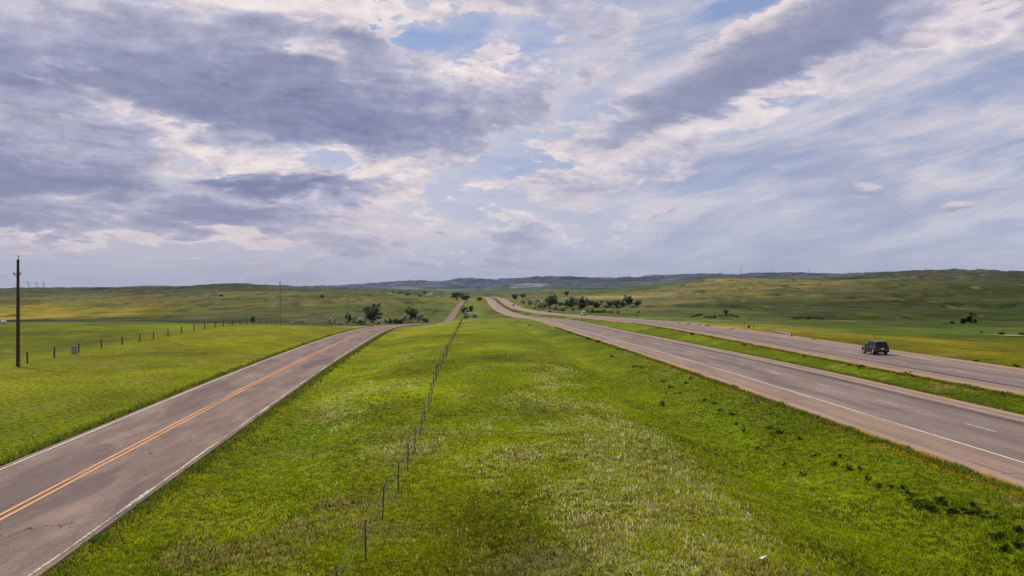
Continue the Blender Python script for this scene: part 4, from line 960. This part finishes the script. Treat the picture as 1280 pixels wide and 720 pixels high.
LX = np.array([60, 106, 125, 141, 180, 230, 300, 420]); LV = np.array([-48, -51.5, -54, -55.5, -59, -62.5, -66, -72])
lpts = along(lambda y: np.interp(y, LX, LV), 80, 236, 8.4, f_rnd); lpts2 = along(lambda y: np.interp(y, LX, LV), 237, 420, 7.5, f_rnd)
fence('wooden_post_fence', 'wire fence on weathered wooden posts across the left field beside the tall pole', lpts, 1.22, M_POST, (.3, .5, .72, .93), .095, True, thick=(18,))
fence('wooden_post_fence', 'far continuation of the wooden post fence running towards the tree row', lpts2, 1.25, M_POST, (.5, .93), .085, True)
# right-of-way fence beyond the far highway
rp = along(lambda y: float(road_B(y)[0])+27, 175, 420, 9, f_rnd)
fence('right_of_way_fence', 'faint wire fence beyond the outer shoulder of the far highway', rp, 1.1, M_GREYP, (.5, .93), .03, True)

# utility cabinet in the field
X, Y, z = at(92.7, 442.5); cb = link_obj('utility_cabinet', None, loc=(X, Y, z), rz=.3, label='small pale green metal cabinet beside a fence post in the left field', category='cabinet')
link_obj('body', pymesh('body', [box(0, 0, .48, .60, .42, .96)]), M_BOX, cb); link_obj('lid', pymesh('lid', [box(0, 0, .99, .66, .48, .06)]), M_BOX, cb)
d_ = link_obj('door', pymesh('door', [box(0, -.217, .5, .5, .012, .8)]), M_BOX, cb); link_obj('handle', pymesh('handle', [box(.18, -.236, .55, .03, .025, .14)]), M_TPOST, d_)
# white stock tank on the crest at the left edge
X, Y, z = at(4.5, 404.8); tk = link_obj('stock_tank', None, loc=(X, Y, z), rz=.3, label='small white stock tank on the field crest at the far left', category='tank')
link_obj('tank', pymesh('tank', [tube([(-.55, 0, .42), (-.5, 0, .42), (.5, 0, .42), (.55, 0, .42)], (.22, .36, .36, .22), 12)]), M_WHT, tk)
link_obj('filler_cap', pymesh('filler_cap', [tube([(0, 0, .76), (.1, 0, 1.0)], (.16, .05), 8)]), M_WHT, tk)
for s in (-.35, .35): link_obj('leg', pymesh('leg', [box(s, 0, .05, .1, .5, .14)]), M_WHT, tk)

# guard rail on the outer side of the far highway
def guard_rail():
    a = at(967, 416.5); b = at(989, 421.5)
    p0 = np.array(a); p1 = np.array(b)
    L = np.linalg.norm((p1-p0)[:2]); root = link_obj('guard_rail', None, loc=tuple(p0), rz=math.atan2(p1[1]-p0[1], p1[0]-p0[0]), label='short length of pale guard rail beyond the far highway', category='guard rail')
    dz = p1[2]-p0[2]; sl = dz/L
    prof = [(-.05, .42), (.02, .48), (-.05, .56), (.02, .64), (-.05, .72)]
    V = [(x, y, zz+sl*x) for x in (0, L) for y, zz in prof]+[(x, y+.012, zz+sl*x) for x in (0, L) for y, zz in prof]
    Fc = [(k, k+1, k+6, k+5) for k in range(4)]+[(k+10, k+15, k+16, k+11) for k in range(4)]
    link_obj('rail', pymesh('rail', [(V, Fc)]), M_GALV, root)
    n = 8
    for i in range(n):
        x = L*i/(n-1)*.98+.1; link_obj('post', pymesh('post', [box(x, .12, .3+sl*x, .12, .14, .95)]), M_POST, root)
guard_rail()
# pale stub posts at the field gate past the highway
for px, py, lab in ((930, 410, 'pale stub post left of the narrow dark bush past the highway'), (942, 411.5, 'pale stub post right of the narrow dark bush past the highway')):
    X, Y, z = at(px, py); g = link_obj('gate_post', None, loc=(X, Y, z), label=lab, category='post')
    link_obj('post', pymesh('post', [tube([(0, 0, -.2), (.03, 0, 1.5)], (.13, .11), 8)]), M_GREYP, g); link_obj('cap', pymesh('cap', [tube([(.03, 0, 1.5), (.03, 0, 1.56)], (.14, .08), 8)]), M_GREYP, g)
# crumpled white litter in the grass
X, Y, z = at(953, 708); rs_ = np.random.RandomState(4)
V = [(0, 0, .16)]+[(math.cos(a)*.10*rs_.uniform(.6, 1.3), math.sin(a)*.12*rs_.uniform(.6, 1.3), .10+rs_.uniform(-.03, .1)) for a in np.linspace(0, 5.6, 9)]
link_obj('paper_litter', pymesh('paper_litter', [(V, [(0, i, i % 9+1) for i in range(1, 10)])]), M_WHT, loc=(X, Y, z+.12), label='crumpled scrap of white paper lying in the grass near the bottom edge', category='litter')

# pale dry wash on the right slope
def wash():
    P = [at(px, py, ymin=200) for px, py in ((1228, 418.5), (1240, 419), (1255, 420), (1270, 420.3), (1290, 421), (1320, 421.5))]
    V = []
    for i, (x, y, z) in enumerate(P):
        w = (.5, 2.2, 2.6, 2.0, 2.6, 2.0)[i]
        for s in (-1, 0, 1): V.append((x+s*w*.3, y+s*w, gz(x+s*w*.3, y+s*w)+.22))
    Fc = [(i*3+k, i*3+k+3, i*3+k+4, i*3+k+1) for i in range(len(P)-1) for k in (0, 1)]
    link_obj('dry_wash', pymesh('dry_wash', [(V, Fc)]), simple('pale_silt', lin(176, 164, 128), lin(150, 138, 104), .95, scale=.3), kind='structure')
wash()

# ------------------------------------------------------------------ farm in the distance
def barn(px, py, wpx, hpx, label, Y=None):
    X, Y, z = at(px, py, ymin=1500); w = wpx*Y/F; h = hpx*Y/F; d = w*.6
    r = link_obj('farm_building', None, loc=(X, Y, z-.5), label=label, category='farm building', group='white farm buildings')
    link_obj('wall', pymesh('wall', [box(0, 0, h*.3, w, d, h*.6)]), M_WHT, r)
    V = [(-w/2-.3, -d/2-.3, h*.6), (w/2+.3, -d/2-.3, h*.6), (w/2+.3, d/2+.3, h*.6), (-w/2-.3, d/2+.3, h*.6), (-w/2-.3, 0, h), (w/2+.3, 0, h)]
    link_obj('roof', pymesh('roof', [(V, [(0, 1, 5, 4), (2, 3, 4, 5), (0, 4, 3), (1, 2, 5), (0, 3, 2, 1)])]), M_ROOF if wpx > 5 else M_WHT, r)
    link_obj('door', pymesh('door', [box(w*.1, -d/2-.05, h*.2, w*.22, .08, h*.4)]), M_DGLASS, r)
barn(536, 369.6, 6, 2.2, 'long low white farm building left in the far farmyard'); barn(539.3, 369.4, 3, 3.4, 'tall bright white farm building in the far farmyard')

# ------------------------------------------------------------------ skyline: transmission towers and wind turbines
def skyline(px, Y): X = px2X(px, Y); return X, gz(X, Y)
def crest(px, y0, y1):
    ys = np.linspace(y0, y1, 160); zs = terrain(px2X(px, ys), ys); k = int(np.argmax((zs-H)/ys)); return float(px2X(px, ys[k])), float(ys[k]), float(zs[k])
def lattice_tower(px, hpx, label):
    X, Y, z = crest(px, 5000, 13000); h = hpx*Y/F; r = link_obj('transmission_tower', None, loc=(X, Y, z-1), label=label, category='transmission tower', group='transmission towers on the right skyline')
    t = .8; b = h*.10
    pc = [bar((sx*b, sy*b, 0), (sx*b*.25, sy*b*.25, h), t*.8, 4) for sx in (-1, 1) for sy in (-1, 1)]
    for k in range(5):
        z0, z1 = h*k/5, h*(k+1)/5; w0, w1 = b*(1-.75*k/5), b*(1-.75*(k+1)/5)
        pc += [bar((-w0, -w0, z0), (w1, -w1, z1), t*.5, 3), bar((w0, -w0, z0), (-w1, -w1, z1), t*.5, 3)]
    link_obj('tower_frame', pymesh('tower_frame', pc), M_HAZE, r)
    for zz in (.72, .88): link_obj('crossarm', pymesh('crossarm', [bar((-h*.22, 0, h*zz), (h*.22, 0, h*zz), t*.8, 4), bar((-h*.22, 0, h*zz), (0, 0, h*(zz+.07)), t*.5, 3), bar((h*.22, 0, h*zz), (0, 0, h*(zz+.07)), t*.5, 3)]), M_HAZE, r)
for px, h, lab in ((926, 8, 'tallest hazy lattice tower on the skyline above the pale ridge'), (900, 4, 'small faint lattice tower left of the tallest one'), (966, 6, 'hazy lattice tower right of the tallest one'), (1011, 5, 'faint lattice tower midway along the right skyline'),
                   (1157, 6, 'left one of the two close lattice towers on the right skyline hill'), (1163, 6, 'right one of the two close lattice towers on the right skyline hill')): lattice_tower(px, h, lab)
def turbine(px, hpx, label, y0=5000, y1=13000, group='wind turbines'):
    X, Y, z = crest(px, y0, y1); h = hpx*Y/F*.72; L = h*.42; r = link_obj('wind_turbine', None, loc=(X, Y, z-2), label=label, category='wind turbine', group=group)
    link_obj('tower', pymesh('tower', [tube([(0, 0, 0), (0, 0, h)], (2.2, 1.5), 8)]), M_HAZE, r); link_obj('nacelle', pymesh('nacelle', [box(0, 0, h+1, 3, 9, 3)]), M_HAZE, r)
    for k in range(3):
        a = 1.57+k*2.094+px*.3; e = (math.cos(a)*L, -5, h+1+math.sin(a)*L); link_obj('blade', pymesh('blade', [tube([(0, -5, h+1), (e[0]*.4, -5, h+1+(e[2]-h-1)*.4), e], (1.2, 1.5, .4), 4)]), M_HAZE, r)
for px, h, w in ((36, 9, 'leftmost'), (46, 8, 'middle'), (54.5, 8, 'rightmost')): turbine(px, h, f'{w} faint wind turbine of the group behind the tall dark pole', 3000, 7000, 'wind turbines on the left skyline')
for px in (714, 734, 761, 768, 774, 779, 786): turbine(px, 5 if px > 720 else 7, 'tiny faint wind turbine on the far central skyline', 8000, 13500, 'wind turbines on the central skyline')
# ------------------------------------------------------------------ vehicles
def car_paint(name, c):
    m, nt, b = new_mat(name); n = noise(nt, position(nt), 2.5, 4, .6); k = mix(nt, n, c, tuple(v*.8 for v in c)); nt.links.new(k.sock, b.inputs['Base Color'])
    b.inputs['Roughness'].default_value = .3; b.inputs['Coat Weight'].default_value = .15; b.inputs['Specular IOR Level'].default_value = .3; return m
M_MAROON = car_paint('dark_maroon_paint', lin(10, 3, 5)); M_BLACKP = simple('black_plastic', lin(30, 30, 32), lin(22, 22, 24), .55, spec=.3)
M_TINT = simple('tinted_glass', lin(8, 9, 11), lin(6, 6, 8), .2, spec=.3); M_RUB = simple('tyre_rubber', lin(28, 28, 28), lin(22, 22, 22), .9)
M_ALLOY = simple('alloy', lin(170, 170, 172), lin(130, 130, 134), .35, .6); M_TAIL = simple('tail_light_red', lin(150, 16, 20), lin(120, 10, 14), .3, spec=.5); M_HEAD = simple('headlamp_glass', lin(216, 216, 210), lin(190, 190, 188), .2, spec=.5)
M_CHROME = simple('bright_trim', lin(200, 200, 202), lin(170, 170, 172), .3, .7); M_WPAINT = car_paint('white_car_paint', lin(214, 212, 208)); M_REDP = car_paint('red_car_paint', lin(150, 40, 36))
def loft(sections):
    """sections: list of (y, [(x,z)...]) right-hand half outlines mirrored; closed skin"""
    V, Fc = [], []; n = len(sections[0][1])*2
    for y, half in sections:
        ring = [(x, y, z) for x, z in half]+[(-x, y, z) for x, z in reversed(half)]; V += ring
    for i in range(len(sections)-1):
        for k in range(n): a = i*n+k; b = i*n+(k+1) % n; Fc.append((a, b, b+n, a+n))
    Fc.append(tuple(range(n))[::-1]); e = (len(sections)-1)*n; Fc.append(tuple(range(e, e+n))); return V, Fc
def smooth_part(name, me, mat, root, bev=.03, sub=0):
    o = link_obj(name, me, mat, root)
    if bev: b = o.modifiers.new('bevel', 'BEVEL'); b.width = bev; b.segments = 2; b.limit_method = 'ANGLE'; b.angle_limit = R(28)
    return o
def suv(root, paint_m, s=1.0, roofrack=True):
    # x across, y forward (nose at +y), z up; 4.75 x 1.88 x 1.78 m
    def low(y, w, zb, zt, ws): return (y, [(w*.86, zb), (w*.97, zb+.10), (w, zb+.34), (w*.99, zt-.12), (ws, zt)])
    body = loft([low(-2.34, .84, .42, .98, .76), low(-2.26, .92, .34, 1.06, .84), low(-1.5, .94, .30, 1.08, .86), low(0, .94, .28, 1.06, .86), low(.95, .94, .29, 1.03, .86), low(1.35, .94, .30, 1.02, .80), low(2.05, .91, .32, .94, .74), low(2.3, .84, .36, .84, .66), low(2.38, .74, .42, .72, .58)])
    smooth_part('body', pymesh('body', [body]), paint_m, root, .04)
    def gh(y, wb, wt, zb, zt): return (y, [(wb, zb), (wb-.02, zb+.1), (wt+.05, zt-.10), (wt-.02, zt-.02), (wt-.2, zt)])
    cab = loft([gh(-2.22, .80, .70, 1.04, 1.20), gh(-2.12, .83, .69, 1.05, 1.58), gh(-1.98, .84, .68, 1.06, 1.74), gh(-.6, .85, .68, 1.06, 1.80), gh(.25, .85, .66, 1.05, 1.74), gh(.55, .84, .66, 1.03, 1.56), gh(1.08, .80, .70, 1.0, 1.14)])
    smooth_part('cabin', pymesh('cabin', [cab]), paint_m, root, .03)
    side = lambda x, pts: ([(x*(q[2] if len(q) > 2 else 1), q[0], q[1]) for q in pts])
    for sx in (-1, 1):
        def wx(z): return sx*(.853-(z-1.10)/(1.68-1.10)*.128+.012)
        for nm, ys_ in (('rear_quarter_window', ((-2.0, 1.14), (-1.2, 1.14), (-1.2, 1.62), (-1.9, 1.58))), ('rear_side_window', ((-1.08, 1.14), (-.25, 1.14), (-.25, 1.65), (-1.08, 1.63))), ('front_side_window', ((-.13, 1.14), (.78, 1.13), (.40, 1.56), (.18, 1.63), (-.13, 1.65)))):
            V = [(wx(z), y, z) for y, z in ys_]+[(wx(z)-sx*.02, y, z) for y, z in ys_]; n = len(ys_)
            link_obj(nm, pymesh(nm, [(V, [tuple(range(n)), tuple(range(n, 2*n))[::-1]]+[(k, (k+1) % n, (k+1) % n+n, k+n) for k in range(n)])]), M_TINT, root)
        link_obj('wing_mirror', pymesh('wing_mirror', [box(sx*1.0, .72, 1.14, .2, .12, .16), box(sx*.9, .74, 1.09, .12, .05, .05)]), M_BLACKP, root)
        link_obj('tail_light', pymesh('tail_light', [box(sx*.80, -2.31, .96, .16, .10, .34)]), M_TAIL, root); link_obj('headlight', pymesh('headlight', [box(sx*.64, 2.32, .76, .3, .08, .14)]), M_HEAD, root)
        for y in (-1.42, 1.42):
            w = link_obj('wheel', None, parent=root, loc=(sx*.82, y, .37))
            link_obj('tyre', pymesh('tyre', [tube([(-.12, 0, 0), (-.10, 0, 0), (.10, 0, 0), (.12, 0, 0)], (.33, .37, .37, .33), 24)]), M_RUB, w)
            link_obj('rim', pymesh('rim', [tube([(sx*.10, 0, 0), (sx*.135, 0, 0)], (.235, .20), 16)]+[box(sx*.14, .1*math.cos(a), .1*math.sin(a), .02, .05+.12*abs(math.cos(a)), .05+.12*abs(math.sin(a))) for a in (0, 1.57, 3.14, 4.71)]), M_ALLOY, w)
        link_obj('side_sill', pymesh('side_sill', [box(sx*.945, 0, .36, .05, 1.9, .12)]), M_BLACKP, root)
        d = link_obj('door', pymesh('door_seam', [box(sx*.948, y, .72, .012, .015, .62) for y in (-1.12, -.19, .88)]+[box(sx*.948, -.12, .42, .012, 2.0, .012)]), M_BLACKP, root)
        for y in (-.92, .02): link_obj('handle', pymesh('handle', [box(sx*.965, y, .95, .03, .16, .03)]), M_CHROME, d)
        # wheel arches
        for y in (-1.42, 1.42): link_obj('wheel_arch', pymesh('wheel_arch', [tube([(sx*.93, y+.45*math.cos(a), .37+.45*math.sin(a)) for a in np.linspace(0, math.pi, 9)], (.05,)*9, 5)]), M_BLACKP, root)
        if roofrack: link_obj('roof_rail', pymesh('roof_rail', [tube([(sx*.6, -1.9, 1.76), (sx*.6, -1.8, 1.85), (sx*.6, .0, 1.87), (sx*.6, .2, 1.78)], (.022,)*4, 6)]), M_ALLOY, root)
    ys_ = ((-.70, -2.235, 1.16), (.70, -2.235, 1.16), (.60, -2.10, 1.62), (-.60, -2.10, 1.62))
    V = [(x, y-.012, z) for x, y, z in ys_]+[(x, y+.02, z) for x, y, z in ys_]
    link_obj('rear_window', pymesh('rear_window', [(V, [(3, 2, 1, 0), (4, 5, 6, 7), (0, 1, 5, 4), (1, 2, 6, 5), (2, 3, 7, 6), (3, 0, 4, 7)])]), M_TINT, root)
    ys_ = ((-.72, 1.09, 1.14), (.72, 1.09, 1.14), (.62, .56, 1.60), (-.62, .56, 1.60)); V = [(x, y+.03, z+.03) for x, y, z in ys_]+[(x, y, z) for x, y, z in ys_]
    link_obj('windscreen', pymesh('windscreen', [(V, [(0, 1, 2, 3), (7, 6, 5, 4), (0, 4, 5, 1), (1, 5, 6, 2), (2, 6, 7, 3), (3, 7, 4, 0)])]), M_TINT, root)
    bp = smooth_part('rear_bumper', pymesh('rear_bumper', [box(0, -2.36, .52, 1.72, .2, .26)]), M_BLACKP, root); smooth_part('front_bumper', pymesh('front_bumper', [box(0, 2.36, .50, 1.6, .2, .26)]), M_BLACKP, root)
    link_obj('license_plate', pymesh('license_plate', [box(0, -2.365, .86, .34, .02, .17)]), M_WHT, root); link_obj('tailgate_trim', pymesh('tailgate_trim', [box(0, -2.36, .71, 1.3, .03, .035)]), M_CHROME, root)
    link_obj('grille', pymesh('grille', [box(0, 2.375, .68, .8, .03, .16)]), M_BLACKP, root)
    link_obj('exhaust_pipe', pymesh('exhaust_pipe', [tube([(.55, -2.2, .32), (.55, -2.45, .32)], (.04, .04), 8)]), M_ALLOY, root)
def place_vehicle(name, f, off, Y, flip, mat, label, cat, rack=True, sc=1.0):
    v, v2 = f(Y), f(Y+1.0); t = v2[0]-v[0]; n = math.sqrt(1+t*t)
    x, y = float(v[0]+off/n), float(Y-off*t/n); r = link_obj(name, None, loc=(x, y, float(v[1])+LIFT+.008), rz=-math.atan(t)+(math.pi if flip else 0), label=label, category=cat)
    r.rotation_euler[0] = math.atan(float(v2[1]-v[1]))*(-1 if flip else 1); r.scale = (sc,)*3; suv(r, mat, roofrack=rack); return r
place_vehicle('dark_suv', road_B, 1.9, 120.5, False, M_MAROON, 'dark maroon SUV with tinted windows driving away on the far highway', 'suv', True, .92)
place_vehicle('white_suv', road_B, 2.0, 486, True, M_WPAINT, 'small distant white SUV coming along the far highway below the creek trees', 'suv', True, 1.1)
place_vehicle('red_car', road_B, 2.0, 1230, False, M_REDP, 'tiny red vehicle far up the highway near the crest', 'car', False, 1.25)
